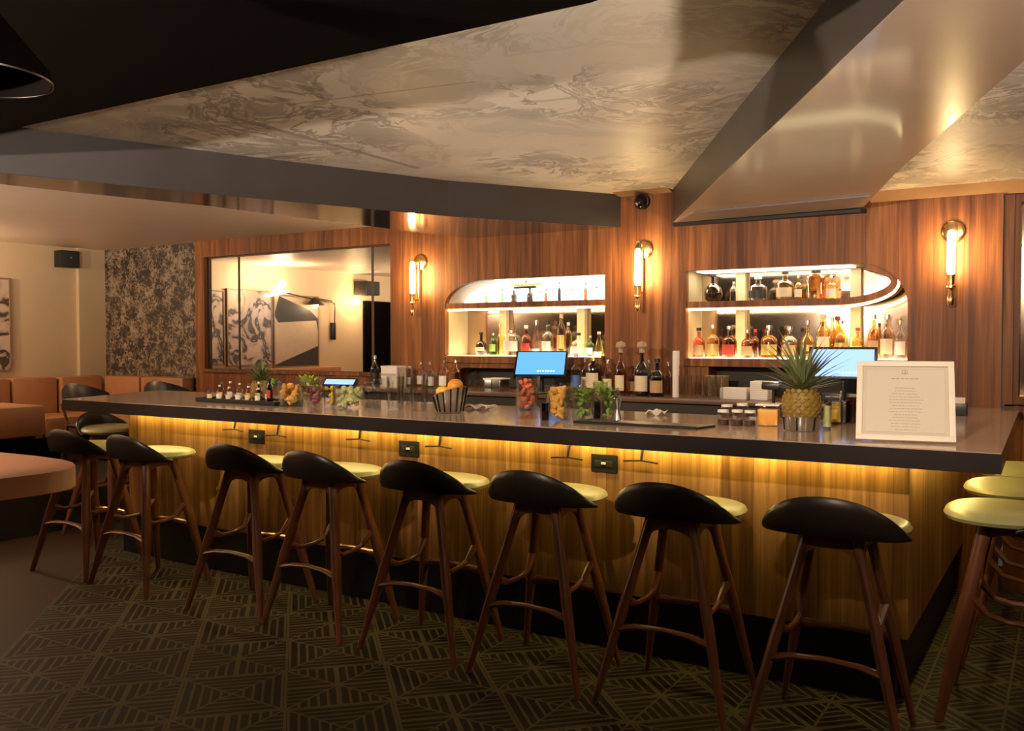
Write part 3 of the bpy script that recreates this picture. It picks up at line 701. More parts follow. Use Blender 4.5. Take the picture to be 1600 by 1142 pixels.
def row(items, Y, zs, where, group, pxm=None):
    for i, it in enumerate(items):
        px, yt, rp, kind, g, lab, cap, desc = it[:8]; dy = it[8] if len(it) > 8 else 0
        p = onY(px, 540, Y+dy); q = onY(px, yt, Y+dy); dist = (p-CAM).dot(fw)
        h = min(max(.06, q.z-zs), .188 if zs > 1.6 else .32); r = rp*dist/FPX
        bottle((p.x, p.y, zs), h, r, kind, g, lab, cap, desc+', '+where, group, sq=(len(it) > 9 and it[9]))
YS = YW+.10
row([
 (752, 519, 9.5, 'round', 'dark', 'cream', 'black', 'dark round bottle with cream label'),
 (771, 520, 6.5, 'tall', 'green', 'green', 'silver', 'green bottle beside the dark round one', .06),
 (800, 516, 13.5, 'jug', 'clear', 'white', 'silver', 'wide white jug bottle with black dot', 0),
 (781, 506, 5, 'squat', 'yellow', None, 'gold', 'small yellow bottle behind the white jug', .12),
 (822, 508, 8, 'squat', 'red', 'red', 'white', 'red labelled bottle'),
 (838, 500, 8, 'cone', 'pink', 'white', 'silver', 'pale pink tapering bottle', .07),
 (856, 501, 9, 'squat', 'clear', 'white', 'black', 'clear squat bottle with wide stopper'),
 (877, 488, 7, 'tall', 'amber', 'gold', 'wood', 'tall amber bottle, highest of its shelf', .05),
 (888, 503, 6, 'tall', 'honey', None, 'silver', 'slim honey coloured bottle', .13),
 (903, 520, 11, 'squat', 'clear', 'white', 'black', 'clear wide bottle with white label'),
 (922, 524, 7, 'squat', 'green', 'white', 'silver', 'small pale green bottle', .1),
 (936, 518, 8, 'cone', 'yellow', 'white', 'white', 'yellow bottle at the right end')],
 YS, 1.34, 'lower shelf of left niche', 'bottles on the lower shelf of the left niche')
row([
 (1092, 512, 9, 'squat', 'red', 'tan', 'black', 'reddish bottle with kraft label, leftmost'),
 (1114, 507, 9.5, 'squat', 'honey', 'gold', 'silver', 'round shouldered honey bottle, second from left'),
 (1140, 509, 11, 'squat', 'brown', 'red', 'silver', 'wide brown bottle with red label'),
 (1168, 515, 9.5, 'squat', 'brown', 'tan', 'silver', 'small brown bottle beside a red one'),
 (1180, 514, 6, 'std', 'red', None, 'red', 'slim red bottle', .12),
 (1202, 508, 12.5, 'squat', 'amber', 'gold', 'silver', 'big glowing amber bottle with silver cap'),
 (1234, 510, 12, 'squat', 'clear', 'tan', 'silver', 'clear shouldered bottle with kraft label'),
 (1262, 500, 10, 'round', 'honey', 'gold', 'silver', 'round honey bottle behind the pineapple leaves'),
 (1286, 491, 10, 'tall', 'honey', 'cream', 'wood', 'tall honey bottle with cream label above the screen'),
 (1300, 496, 6, 'tall', 'amber', None, 'gold', 'slim amber bottle in the second row', .12),
 (1314, 500, 10, 'squat', 'yellow', 'gold', 'silver', 'yellow bottle with gold label above the screen'),
 (1340, 512, 8, 'squat', 'amber', 'cream', 'red', 'small amber bottle with red cap'),
 (1365, 491, 9, 'squat', 'amber', 'tan', 'silver', 'amber bottle with silver cap, fourth from right'),
 (1386, 491, 10, 'std', 'clear', 'cream', 'silver', 'tall clear bottle with cream label, third from right', 0),
 (1374, 505, 5, 'tall', 'brown', None, 'black', 'slim brown bottle in the second row', .12),
 (1406, 500, 8, 'std', 'pink', 'white', 'gold', 'pale bottle with white label at the right end')],
 YS, 1.34, 'lower shelf of right niche', 'bottles on the lower shelf of the right niche')
row([
 (1114, 424, 14, 'round', 'dark', None, 'black', 'black round flask bottle, leftmost'),
 (1146, 440, 6, 'tall', 'clear', None, 'silver', 'thin clear bottle beside the black flask', .1),
 (1184, 432, 14, 'squat', 'clear', 'black', 'white', 'clear wide bottle with black bands'),
 (1226, 420, 13, 'squat', 'honey', 'cream', 'black', 'honey bottle with cream label'),
 (1247, 430, 6, 'squat', 'yellow', 'white', 'gold', 'small bottle with white label, between two big ones'),
 (1274, 419, 15, 'jug', 'amber', None, 'black', 'biggest amber bottle, shouldered'),
 (1299, 430, 9, 'squat', 'clear', 'white', 'silver', 'clear bottle with white label right of the biggest amber one'),
 (1312, 452, 5, 'squat', 'pink', None, 'red', 'tiny pink bottle, rightmost', 0)],
 YS, 1.722, 'upper shelf of right niche', 'bottles on the upper shelf of the right niche')
# tiny bottles and glasses, upper left niche
mini = [(760, 9, 'green'), (785, 12, 'green'), (803, 10, 'dark'), (828, 12, 'dark'), (845, 8, 'clear'), (853, 10, 'brown'), (864, 8, 'clear'), (874, 18, 'dark'), (884, 8, 'clear'), (893, 9, 'clear'), (915, 16, 'brown'), (925, 9, 'clear'), (932, 11, 'clear')]
for i, (px, hp, g) in enumerate(mini):
    p = onY(px, 470, YW+.10)
    bottle((p.x, p.y, 1.755), hp*.0062+.03, .012+.012*(px in (803, 828)), 'squat', g, None, 'black', ['green miniature bottle farthest left', 'second green miniature bottle', 'small round dark miniature', 'larger round dark miniature', 'clear miniature right of the round ones', 'thin brown miniature', 'clear miniature left of the tallest dark one', 'tallest dark miniature bottle', 'clear miniature right of the tallest dark one', 'clear miniature near the middle right', 'tall brown miniature near the right', 'clear miniature third from right end', 'clear miniature at the right end'][i]+', bright top shelf, left niche', 'miniature bottles on the bright top shelf')
# hanging stemware upper left
rk = thing('glass_rack', 'small yellow and black glass rack hanging in the bright top left niche', 'rack', (onY(822, 445, YW+.15).x, YW+.15, 1.88))
obj('rail', box(B(), (0, 0, .012), (.22, .10, .02), .003), L_['gold'], rk); obj('lower_rail', box(B(), (.01, -.03, -.012), (.19, .03, .016), .003), plastic, rk)
obj('hanger', tube(B(), [(0, 0, .02), (0, 0, .047)], .006, 6), plastic, rk)

# ledge of back bar, Z 1.09
ZL = 1.09
def ledge(px, yt, Y=5.56): 
    p = onY(px, 600, Y); q = onY(px, yt, Y); return p, q.z-ZL, (p-CAM).dot(fw)/FPX
led_b = [
 (586, 555, 7, 'std', 'dark', 'black', 'silver', 'dark bottle before the mirror corner, far left'),
 (672, 566, 8, 'std', 'clear', 'white', 'silver', 'clear bottle with spout, left of three'),
 (694, 562, 8, 'std', 'clear', 'white', 'silver', 'clear bottle with spout, middle of three'),
 (712, 562, 8, 'std', 'honey', None, 'silver', 'pale bottle with spout, right of three'),
 (900, 552, 8, 'std', 'clear', 'blue', 'white', 'bottle with blue label right of the left screen'),
 (928, 558, 12, 'jug', 'dark', 'cream', 'gold', 'wide dark bottle with cream label'),
 (950, 562, 8, 'std', 'clear', 'cream', 'silver', 'clear bottle with pale cap'),
 (970, 543, 9, 'squat', 'brown', 'cream', 'wood', 'bottle with mushroom stopper, left of two'),
 (1003, 543, 11, 'squat', 'dark', 'cream', 'wood', 'bottle with mushroom stopper, right of two'),
 (988, 572, 7, 'std', 'brown', 'tan', 'black', 'small brown bottle between the mushroom stoppers', 5.70),
 (1027, 560, 11, 'squat', 'dark', 'tan', 'black', 'squat dark bottle with orange label'),
 (1044, 566, 7, 'std', 'pink', None, 'silver', 'pale slim bottle right of the squat dark one', 5.70),
]
for it in led_b:
    px, yt, rp, kind, g, lab, cap, desc = it[:8]; Y = it[8] if len(it) > 8 else 5.56
    p, h, s = ledge(px, yt, Y)
    o = bottle((p.x, p.y, ZL), h, rp*s, kind, g, lab, cap, desc+', on the back bar ledge', 'bottles on the back bar ledge', pour=px in (672, 694, 712))
    if cap == 'wood':
        obj('mushroom_stopper', lathe(B(), [(0, h*.99), (.028, h*.985), (.036, h*1.02), (.030, h*1.10), (0, h*1.14)], 18), C_['wood'], o)
p, h, s = ledge(1056, 548); t = thing('candle', 'tall pale cylinder candle beside the wine glasses on the back ledge', 'candle', (p.x, p.y, ZL)); obj('wax', lathe(B(), [(0, 0), (.022, 0), (.022, h), (.018, h-.004), (0, h-.004)], 16), C_['white'], t); obj('wick', tube(B(), [(0, 0, h-.004), (0, 0, h+.012)], .0015, 5), plastic, t)
# glass makers
def tumbler(loc, r, h, text, group=None, mat=None, r2=None, name='tumbler', cat='glass'):
    r2 = r2 or r*.86
    return_ = thing(name, text, cat, loc, 0, group)
    obj('bowl', lathe(B(), [(0, 0), (r2, 0), (r, h), (r*.94, h), (r2*.9, .008), (0, .008)], 20), mat or clearG, return_); return return_
def wineglass(loc, h, r, text, group):
    t = thing('wine_glass', text, 'glass', loc, 0, group)
    obj('foot_and_stem', lathe(B(), [(0, 0), (r*.8, 0), (r*.75, .003), (.004, .008), (.003, h*.45), (0, h*.45)], 16), clearG, t)
    obj('bowl', lathe(B(), [(.004, h*.45), (r*.75, h*.55), (r, h*.72), (r*.8, h), (r*.77, h), (r*.95, h*.72), (r*.7, h*.56), (.002, h*.47)], 16), clearG, t); return t
gn = ['leftmost', 'second from left', 'third from left', 'fourth from left', 'fifth from left', 'sixth from left', 'rightmost']
for i in range(7):
    p, h, s = ledge(1066+9.5*i, 578, 5.52+(i % 2)*.10); tumbler((p.x, p.y, ZL), .026, h*.8, 'clear stacked tumbler on the back ledge, '+gn[i]+' of the row', 'tumblers on the back bar ledge')
def blockbox(name, text, cat, px, Y, w, d, h, z, mat, part='body', rz=0):
    p = onY(px, 600, Y); t = thing(name, text, cat, (p.x, p.y, z), rz)
    obj(part, box(B(), (0, 0, h/2), (w, d, h), .003), mat, t); return t
np_ = blockbox('napkin_stack', 'long stack of white paper napkins on the back ledge', 'napkins', 1150, 5.60, .17, .12, .07, ZL, white, 'napkins'); 
for k in range(5): obj('fold_line', box(B(), (0, -.0605, .01+k*.012), (.165, .002, .0015)), ink, np_, False)
np_ = blockbox('napkin_stack', 'taller square stack of napkins right of the long stack', 'napkins', 1190, 5.62, .11, .12, .115, ZL, white, 'napkins')
for k in range(8): obj('fold_line', box(B(), (0, -.0605, .01+k*.012), (.105, .002, .0015)), ink, np_, False)
cb = blockbox('paper_box', 'pale box behind the tall mixing glasses', 'box', 615, 5.60, .16, .12, .16, ZL, white, 'carton'); obj('printed_band', box(B(), (0, -.061, .10), (.15, .002, .02)), ink, cb, False); obj('lid', box(B(), (0, 0, .163), (.165, .125, .012), .002), white, cb)
bk = blockbox('wicker_basket', 'small brown wicker basket on the back ledge above the tumblers', 'basket', 1120, 5.76, .13, .10, .13, ZL, pbr('wicker', (.22, .14, .07), .7, var=.4, vs=120), 'basket'); obj('rim', box(B(), (0, 0, .133), (.136, .106, .01), .003), pbr('wicker_rim', (.3, .2, .1), .7), bk)
cadl = blockbox('cutlery_caddy', 'steel cutlery caddy on the back ledge left of the left screen', 'caddy', 776, 5.55, .14, .13, .085, ZL, steel, 'body'); obj('lid', box(B(), (0, 0, .09), (.15, .14, .01), .003), white, cadl); obj('divider', box(B(), (0, -.067, .045), (.004, .004, .08)), plastic, cadl, False)
for i, px in enumerate((738, 748, 757)):
    p, h, s = ledge(px, 590, 5.50); tumbler((p.x, p.y, ZL), .022, .08, 'short glass on the back ledge beside the fruit bowl, '+('left', 'middle', 'right')[i]+' of three', 'short glasses beside the fruit bowl')

# screens
scrm = emis('screen_blue', (.10, .33, .85), .75); scrm2 = emis('screen_pale_blue', (.26, .42, .90), .85); scrt = emis('screen_text_glow', (.45, .75, 1), 1.1)
def screen(px, py, Y, w, h, tilt, rz, text, sm, base=True, zb=ZL):
    p = onY(px, py, Y); t = thing('monitor', text, 'monitor', (p.x, p.y, zb), rz)
    M = Matrix.Translation((0, 0, p.z-zb)) @ Matrix.Rotation(-tilt, 4, 'X')
    obj('housing', box(B(), (0, .012, 0), (w+.03, .03, h+.03), .005, M=M), plastic, t)
    obj('display', box(B(), (0, -.0045, 0), (w, .003, h), M=M), sm, t, False)
    bm = B()
    for k in range(7): box(bm, (-.02+w*(.02+.055*k), -.0065, -h*.36), (w*.035, .001, h*.055), M=M)
    obj('caption', bm, scrt, t, False)
    if base:
        bm = B(); box(bm, (0, .03, .006), (w*.5, .14, .012), .003); tube(bm, [(0, .05, .01), (0, .045, p.z-zb)], .016, 10); obj('stand', bm, plastic, t)
    return t
screen(845, 568, 5.42, .335, .20, math.radians(42), math.radians(22), 'tilted touch screen with blue display between the niches, left of two', scrm)
screen(1316, 567, 5.36, .34, .155, math.radians(8), math.radians(4), 'upright touch screen with pale blue display behind the pineapple', scrm2)
screen(531, 597, 5.2, .26, .05, math.radians(45), math.radians(10), 'low small screen showing a pale blue strip beside the lime wedges', scrm2, True)
pr = blockbox('receipt_printer', 'black receipt printer below the right screen', 'printer', 1318, 5.50, .24, .09, .06, ZL, plastic, 'housing'); obj('paper_slot', box(B(), (0, -.046, .04), (.18, .003, .008)), steel, pr, False)

# ------------------------------------------------------------------ things on the bar top, Z 1.07
ZC = 1.071
def at(px, py, z=ZC):
    p = onZ(px, py, z)
    if p.y > 4.46 and p.x < -.93: p = Vector((p.x*4.46/p.y, 4.46, z))   # stay on the stone top
    return p
def sc_at(p): return (p-CAM).dot(fw)/FPX
def hz(p, yt):    # height reaching row yt at the distance of p
    return onY(800, yt, 1).z and (onX(0, 0, 1) and 0) or 0
def top_h(px, yt, p): q = onY(px, yt, p.y); return q.z-p.z
orangeM = pbr('orange_peel', (.85, .34, .03), .45, var=.15, vs=60, bump=.1); orangeF = pbr('orange_flesh', (.95, .50, .12), .4, var=.2, vs=40)
limeM = pbr('lime_flesh', (.68, .74, .34), .4, var=.25, vs=50); mintM = pbr('mint_leaf', (.25, .40, .07), .5, var=.4, vs=60); mintL = pbr('bright_leaf', (.48, .62, .10), .5, var=.3, vs=60)
plumM = pbr('purple_berry', (.30, .07, .13), .35, var=.3, vs=50); lemonM = pbr('lemon_peel', (.86, .58, .08), .4, var=.1); redM = pbr('grapefruit_peel', (.75, .20, .10), .5, var=.3, vs=40)
def leaf(bm, c, L, a, el, w=.35):
    d = Vector((math.cos(a)*math.cos(el), math.sin(a)*math.cos(el), math.sin(el))); s = Vector((-math.sin(a), math.cos(a), 0)); nn = d.cross(s)
    c = Vector(c); P = []
    for q, ww in ((0, .1), (.35, 1), (.7, .75), (1, .05)):
        b = c+d*L*q-nn*(-.12*L*math.sin(q*PI)); P.append((b-s*w*L*ww/2+nn*.04*L, b, b+s*w*L*ww/2+nn*.04*L))
    V = [[bm.verts.new(x) for x in r] for r in P]
    for a_, b_ in zip(V, V[1:]):
        for k in range(2): bm.faces.new((a_[k], a_[k+1], b_[k+1], b_[k]))
def leaves(n, r, h, z0, L, mat, parent, name='leaves', seed=1):
    rnd = random.Random(seed); bm = B()
    for _ in range(n):
        a = rnd.uniform(0, 2*PI); q = rnd.random()**.5*r
        leaf(bm, (q*math.cos(a), q*math.sin(a), z0+rnd.random()*h), L*rnd.uniform(.7, 1.2), a+rnd.uniform(-.8, .8), rnd.uniform(-.2, 1.1), .55)
    o = obj(name, bm, mat, parent); o['kind'] = 'stuff'; return o
def chunks(n, r, h, s, mat, parent, name, seed, kind='wedge'):
    rnd = random.Random(seed); bm = B()
    for _ in range(n):
        a = rnd.uniform(0, 2*PI); q = rnd.random()**.5*(r-s*.7); R = Matrix.Rotation(rnd.uniform(0, 6), 3, 'X') @ Matrix.Rotation(rnd.uniform(0, 6), 3, 'Z')
        ball(bm, (q*math.cos(a), q*math.sin(a), s*.6+rnd.random()*(h-s)), s, 1, (1, .65, .8), R)
    o = obj(name, bm, mat, parent); o['kind'] = 'stuff'; return o
def jar(px, py, yt, rp, text, fill, n, s, name='garnish_jar', fillname='garnish', group='garnish glasses on the bar top', leafy=None, seed=3):
    p = at(px, py); k = sc_at(p); r = rp*k; h = top_h(px, yt, p)
    t = tumbler(p, r, h, text, group, name=name, r2=r*.9)
    if fill: chunks(n, r*.86, h*.95, s, fill, t, fillname, seed)
    if leafy: leaves(46, r*.7, h*.35, h*.55, .045, leafy, t, 'leaves', seed); 
    return t, p, h, r
# left tray of small bottles
trp = [at(306, 628), at(434, 633)]
c = (trp[0]+trp[1])/2
tr = thing('serving_tray', 'black tray of little bottles at the left of the bar top', 'tray', (c.x, c.y+.10, ZC), math.radians(-2))
obj('tray_board', box(B(), (0, 0, .006), (.74, .22, .012), .003), plastic, tr); 
bm = B()
for a in ((0, -.11, .74, .008), (0, .11, .74, .008), (-.37, 0, .008, .22), (.37, 0, .008, .22)): box(bm, (a[0], a[1], .014), (a[2], a[3], .02))
obj('tray_rim', bm, plastic, tr, False)
names = ['clear', 'honey', 'clear', 'clear', 'honey', 'clear', 'brown', 'pink', 'clear', 'clear', 'dark', 'clear']
for i, (px, py, yt, tx) in enumerate(((576, 620, 596, 'left'), (590, 622, 592, 'middle'), (602, 616, 590, 'right'))):
    p = at(px, py); wineglass(p, top_h(px, yt, p), .032, 'small stemmed coupe glass between limes and mixing glasses, '+tx+' of three', 'coupe glasses on the bar top')
for i, (px, yt, g, lab, cap, tx) in enumerate(((942, 556, 'brown', 'cream', 'black', 'tall brown bottle right of the wide dark one'), (915, 560, 'clear', 'white', 'silver', 'clear bottle left of the wide dark one'), (1015, 562, 'green', 'cream', 'silver', 'green bottle behind the right mushroom stopper'), (640, 572, 'clear', 'white', 'white', 'clear bottle behind the mixing glasses'), (658, 566, 'pink', 'white', 'silver', 'pale bottle left of the spouted ones'))):
    p = onY(px, 600, 5.72); q = onY(px, yt, 5.72); bottle((p.x, p.y, ZL), q.z-ZL, .032, 'std', g, lab, cap, tx+', back row of the back bar ledge', 'bottles on the back bar ledge')
wh = ['front left corner', 'front row second', 'front row third', 'front row fourth', 'front row fifth', 'front row sixth', 'back left corner', 'back row second', 'back row third', 'back row fourth', 'back row fifth', 'back row sixth']
for i in range(12):
    fx, fy = i % 6, i//6
    bottle((c.x-.31+fx*.088, c.y+.065+fy*.085, ZC+.0125), .085+.02*fy+.01*(i % 3 == 1), .021, 'squat', names[i], 'white' if i % 2 else 'cream', 'white' if i % 3 else 'silver', 'little bottle with pale cap on the left tray, '+wh[i], 'little bottles on the left tray')
bottle((c.x+.235, c.y+.06, ZC+.0125), .15, .019, 'tall', 'dark', 'red', 'black', 'slim dark bottle near the right end of the left tray', 'little bottles on the left tray')
# plant behind the tray, pineapple crown
def pineapple(loc, r, h, lh, text, nl=46, seed=5, tilt=.0):
    t = thing('pineapple', text, 'pineapple', loc, .3); rnd = random.Random(seed)
    bm = B(); nr_, na = 9, 14
    lathe(bm, [(0, 0), (r*.7, .0), (r*.95, h*.2), (r, h*.5), (r*.93, h*.8), (r*.6, h*.97), (0, h)], 24)
    for i in range(nr_):
        z = h*(.06+.88*i/(nr_-1)); rr_ = r*(1-.9*abs(z/h-.5)**2.6*2.2)
        for k in range(na):
            a = 2*PI*(k+.5*(i % 2))/na; R = Matrix.Rotation(a, 3, 'Z')
            ball(bm, (rr_*math.cos(a)*.985, rr_*math.sin(a)*.985, z), r*.155, 1, (.42, 1.0, .85), R)
    obj('fruit', bm, pbr('pineapple_skin', (.26, .165, .035), .5, var=.7, vs=70), t)
    bm = B()
    for i in range(nl):
        q = i/nl; a = i*2.4; el = 1.50-1.10*(1-q)**.9-rnd.random()*.25; L = lh*(.45+.6*q**.7)*rnd.uniform(.85, 1.1)
        d = Vector((math.cos(a)*math.cos(el), math.sin(a)*math.cos(el), math.sin(el))); s = Vector((-math.sin(a), math.cos(a), 0))
        base = Vector((r*.35*(1-q)*math.cos(a), r*.35*(1-q)*math.sin(a), h*.95+.02*q)); V = []
        for f, w in ((0, .010), (.3, .011), (.65, .007), (1, .0008)):
            b = base+d*L*f+Vector((math.cos(a), math.sin(a), -.4))*L*.22*f*f
            V.append([bm.verts.new(b-s*w), bm.verts.new(b-Vector((math.cos(a), math.sin(a), 0))*w*.5), bm.verts.new(b+s*w)])
        for x, y in zip(V, V[1:]):
            for k in range(2): bm.faces.new((x[k], x[k+1], y[k+1], y[k]))
    obj('crown_leaves', bm, pbr('pineapple_leaf', (.16, .20, .09), .45, var=.45, vs=20), t)
    return t
p = at(368, 622); pineapple((p.x, p.y+.22, ZC), .065, .11, .16, 'leafy pineapple standing behind the left tray of little bottles', 34, 9)
# pineapple in steel cup on the right
p = at(1252, 672); k = sc_at(p)
cup = thing('steel_cup', 'ribbed steel cup holding the big pineapple on the bar top', 'cup', (p.x, p.y, ZC)); r = 31*k*.92
obj('body', lathe(B(), [(0, 0), (r*.88, 0), (r*.9, .004), (r*.98, .062), (r*.94, .062), (r*.86, .008), (0, .008)], 28), steel, cup)
for q in range(12): a = 2*PI*q/12; obj('rib', tube(B(), [(r*.90*math.cos(a), r*.90*math.sin(a), .003), (r*.98*math.cos(a), r*.98*math.sin(a), .060)], .004, 6), blackmetal if q % 2 else steel, cup)
pineapple((p.x, p.y, ZC+.045), r*1.02, .135, .25, 'big pineapple with spiky crown standing in the ribbed steel cup', 60, 4)
# garnish jars left group
jar(455, 634, 597, 21, 'clear jar of orange slices at the right end of the left tray', orangeF, 26, .026, fillname='orange_slices')
jar(492, 635, 606, 13, 'clear jar of purple berries right of the orange slices', plumM, 30, .016, fillname='berries')
jar(482, 618, 588, 20, 'low jar overflowing with bright green leaves behind the orange slices', limeM, 14, .02, fillname='lime_wedges', leafy=mintL, seed=8)
jar(517, 635, 602, 12, 'clear jar of yellow ginger pieces between the berries and limes', lemonM, 18, .016, fillname='ginger_pieces', seed=4)
jar(546, 637, 602, 26, 'wide clear jar of pale green lime wedges', limeM, 48, .024, fillname='lime_wedges', seed=6)
jar(424, 622, 594, 13, 'tall glass of dark herbs behind the left tray', None, 0, .02, leafy=mintM, seed=12)
# shot glasses
for i, px in enumerate((577, 589)): 
    p = at(px, 637); tumbler(p, .022, .045, 'small shot glass beside the lime wedge jar, '+('left', 'right')[i]+' of two', 'shot glasses beside the limes')
# mixing glasses
for i, (px, py, yt) in enumerate(((618, 640, 588), (655, 641, 586), (634, 632, 574), (672, 630, 580))):
    p = at(px, py); h = top_h(px, yt, p)
    t = tumbler(p, .050, h, 'tall cut glass mixing glass, '+['front left of four', 'front right of four', 'back left of four', 'back right of four'][i]+' beside the fruit bowl', 'mixing glasses', name='mixing_glass')
    for q in range(10):
        a = 2*PI*q/10; obj('facet_rib', tube(B(), [(.0445*math.cos(a), .0445*math.sin(a), .012), (.0505*math.cos(a), .0505*math.sin(a), h*.86)], .0028, 5), clearG, t)
# fruit bowl
p = at(703, 644); k = sc_at(p)
fb_ = thing('fruit_bowl', 'slanted steel bowl with dark ribs imitating reflections, holding oranges and lemons', 'bowl', (p.x, p.y, ZC))
bm = lathe(B(), [(0, 0), (.066, 0), (.070, .004), (.082, .06), (.094, .112), (.090, .112), (.078, .06), (.065, .008), (0, .008)], 30)
for v in bm.verts:
    if v.co.z > .02: v.co.z *= 1+.30*(v.co.x/.098)
obj('body', bm, steel, fb_)
for q in range(14):
    a = 2*PI*q/14; P = []
    for rr_, z in ((.071, .006), (.0835, .06), (.0955, .108)):
        x = rr_*math.cos(a); P.append((x, rr_*math.sin(a), z*(1+.30*x/.098) if z > .02 else z))
    obj('rib', tube(B(), P, .0045, 6), blackmetal, fb_)  # dark ribs imitate vertical reflections in the chrome
for i, (dx, dy, dz, r, m, nm, tx) in enumerate(((.040, -.005, .142, .043, orangeM, 'orange', 'round orange on top of the fruit in the steel bowl'), (-.032, -.022, .112, .034, lemonM, 'lemon', 'yellow lemon at the front of the steel fruit bowl'),
        (-.020, .045, .112, .036, orangeM, 'orange', 'orange at the back of the steel fruit bowl'), (.0, -.0, .07, .042, orangeM, 'orange', 'orange buried low in the steel fruit bowl'))):
    o = obj(nm, ball(B(), (0, 0, 0), r, 3, (1, 1, .94) if nm == 'orange' else (1.25, .9, .9)), m, None, True, (p.x+dx, p.y+dy, ZC+dz)); setp(o, tx, nm, 'citrus in the steel bowl')
# middle group
p = at(822, 652)
tumbler((p.x, p.y, ZC), .056, .15, 'tall clear glass under the red peel tumbler', 'garnish glasses on the bar top', r2=.05)
jar(822, 651, 622, 19, 'short clear glass of dark fruit in the middle group', plumM, 8, .02, seed=22, fillname='dark_fruit') if False else None
t, p, h, r = jar(825, 640, 588, 19, 'clear tumbler heaped with red grapefruit peel', redM, 40, .02, fillname='grapefruit_peel', seed=23)
jar(872, 655, 603, 20, 'clear jar packed with orange peel, middle of the bar', orangeF, 42, .026, fillname='orange_peel', seed=24)
t, p, h, r = jar(911, 656, 606, 19, 'wide clear glass of mint sprigs right of the orange peel', mintM, 14, .018, fillname='mint_stems', leafy=mintM, seed=25)
jar(952, 655, 606, 15, 'glass of mint sprigs at the right of the middle group', mintM, 12, .016, fillname='mint_stems', leafy=mintM, seed=27)
jar(938, 640, 597, 12, 'glass of mint sprigs behind the two mint jars', mintM, 8, .016, fillname='mint_stems', leafy=mintL, seed=28)
p = at(851, 656); tumbler(p, .024, .08, 'small dark glass between the red and orange peel', 'garnish glasses on the bar top', mat=darkG)
p = at(884, 632); tumbler(p, .035, .15, 'empty tall glass behind the orange peel jar', 'garnish glasses on the bar top')
# napkin scraps, mat, jigger, cup
pm = [at(902, 652), at(1095, 667), at(1112, 655), at(960, 645)]
mtb = thing('bar_mat', 'long black rubber mat lying along the middle of the bar top', 'mat', (0, 0, 0))
m0, m1 = at(900, 660), at(1100, 668)
obj('mat_sheet', prism(B(), [(m0.x, m0.y-.02), (m1.x, m0.y-.02), (m1.x+.03, m0.y+.14), (m0.x, m0.y+.14)], 1.0705, 1.079), plastic, mtb, False)
obj('mat_lip', prism(B(), [(m0.x, m0.y-.028), (m1.x, m0.y-.028), (m1.x, m0.y-.02), (m0.x, m0.y-.02)], 1.0705, 1.083), kickM, mtb, False)
p = at(1000, 651); jg = thing('jigger', 'steel double jigger standing by the dark cup on the bar mat', 'jigger', (p.x, m0.y+.19, 1.0705))
obj('body', lathe(B(), [(0, 0), (.024, 0), (.010, .055), (.010, .06), (.022, .11), (.020, .11), (0, .062)], 18), steel, jg)
p = at(984, 644); dc = thing('shaker_cup', 'small round black cup left of the jigger', 'cup', (p.x, m0.y+.30, ZC)); obj('body', lathe(B(), [(0, 0), (.03, 0), (.040, .035), (.036, .085), (.033, .085), (.03, .01), (0, .01)], 20), plastic, dc)
p = at(1020, 648); cl = thing('bar_cloth', 'folded pale cloth behind the bar mat, right of the jigger', 'cloth', (p.x+.02, p.y, ZC)); bm = B(); bmesh.ops.create_grid(bm, x_segments=14, y_segments=8, size=.045)
for v in bm.verts: v.co.z = .012+.012*math.sin(v.co.x*90)*math.cos(v.co.y*70)
gg = bmesh.ops.extrude_face_region(bm, geom=bm.faces[:]); bmesh.ops.translate(bm, vec=(0, 0, .006), verts=[v for v in gg['geom'] if isinstance(v, bmesh.types.BMVert)]); obj('folds', bm, white, cl)
p = at(745, 640); cl = thing('bar_cloth', 'crumpled pale cloth on the bar top right of the fruit bowl', 'cloth', (p.x, p.y+.04, ZC)); bm = B(); bmesh.ops.create_grid(bm, x_segments=18, y_segments=8, size=.06)
for v in bm.verts: v.co.x *= 1.3; v.co.z = .012+.011*math.sin(v.co.x*70+1)*math.cos(v.co.y*60)
gg = bmesh.ops.extrude_face_region(bm, geom=bm.faces[:]); bmesh.ops.translate(bm, vec=(0, 0, .005), verts=[v for v in gg['geom'] if isinstance(v, bmesh.types.BMVert)]); obj('folds', bm, white, cl)
# right group: small jars, orange tub
for i, (px, py, yt, g, tx) in enumerate(((1130, 663, 640, 'clear', 'front left'), (1152, 664, 640, 'clear', 'front middle'), (1172, 665, 641, 'honey', 'front right'), (1136, 652, 632, 'clear', 'back left'), (1160, 652, 630, 'brown', 'back right'))):
    p = at(px, py); k = sc_at(p); t = thing('spice_jar', 'small clear jar with pale lid and dark contents, '+tx+' of the cluster', 'jar', p, 0, 'spice jars beside the orange tub')
    r = 10*k*.95; h = top_h(px, yt, p)
    obj('glass_body', lathe(B(), [(0, 0), (r, 0), (r, h*.8), (r*.85, h*.85), (0, h*.85)], 18), clearG, t); obj('contents', lathe(B(), [(0, .002), (r*.88, .002), (r*.88, h*.35), (0, h*.35)], 16), pbr('dark_spice', (.06, .02, .015), .6), t)
    obj('lid', lathe(B(), [(0, h*.84), (r*.92, h*.84), (r*.92, h), (0, h)], 18), white, t)
p = at(1198, 665); k = sc_at(p); h = top_h(1198, 634, p); tb2 = thing('juice_tub', 'square clear tub of orange juice left of the big pineapple', 'container', (p.x, p.y+.03, ZC), math.radians(6))
obj('walls', box(B(), (0, 0, h/2), (35*k, .085, h), .006), clearG, tb2); obj('juice', box(B(), (0, 0, h*.42), (35*k-.012, .07, h*.8), .004), pbr('orange_juice', (.85, .40, .06), .4), tb2); obj('lid', box(B(), (0, 0, h+.004), (35*k+.004, .088, .008), .003), white, tb2)
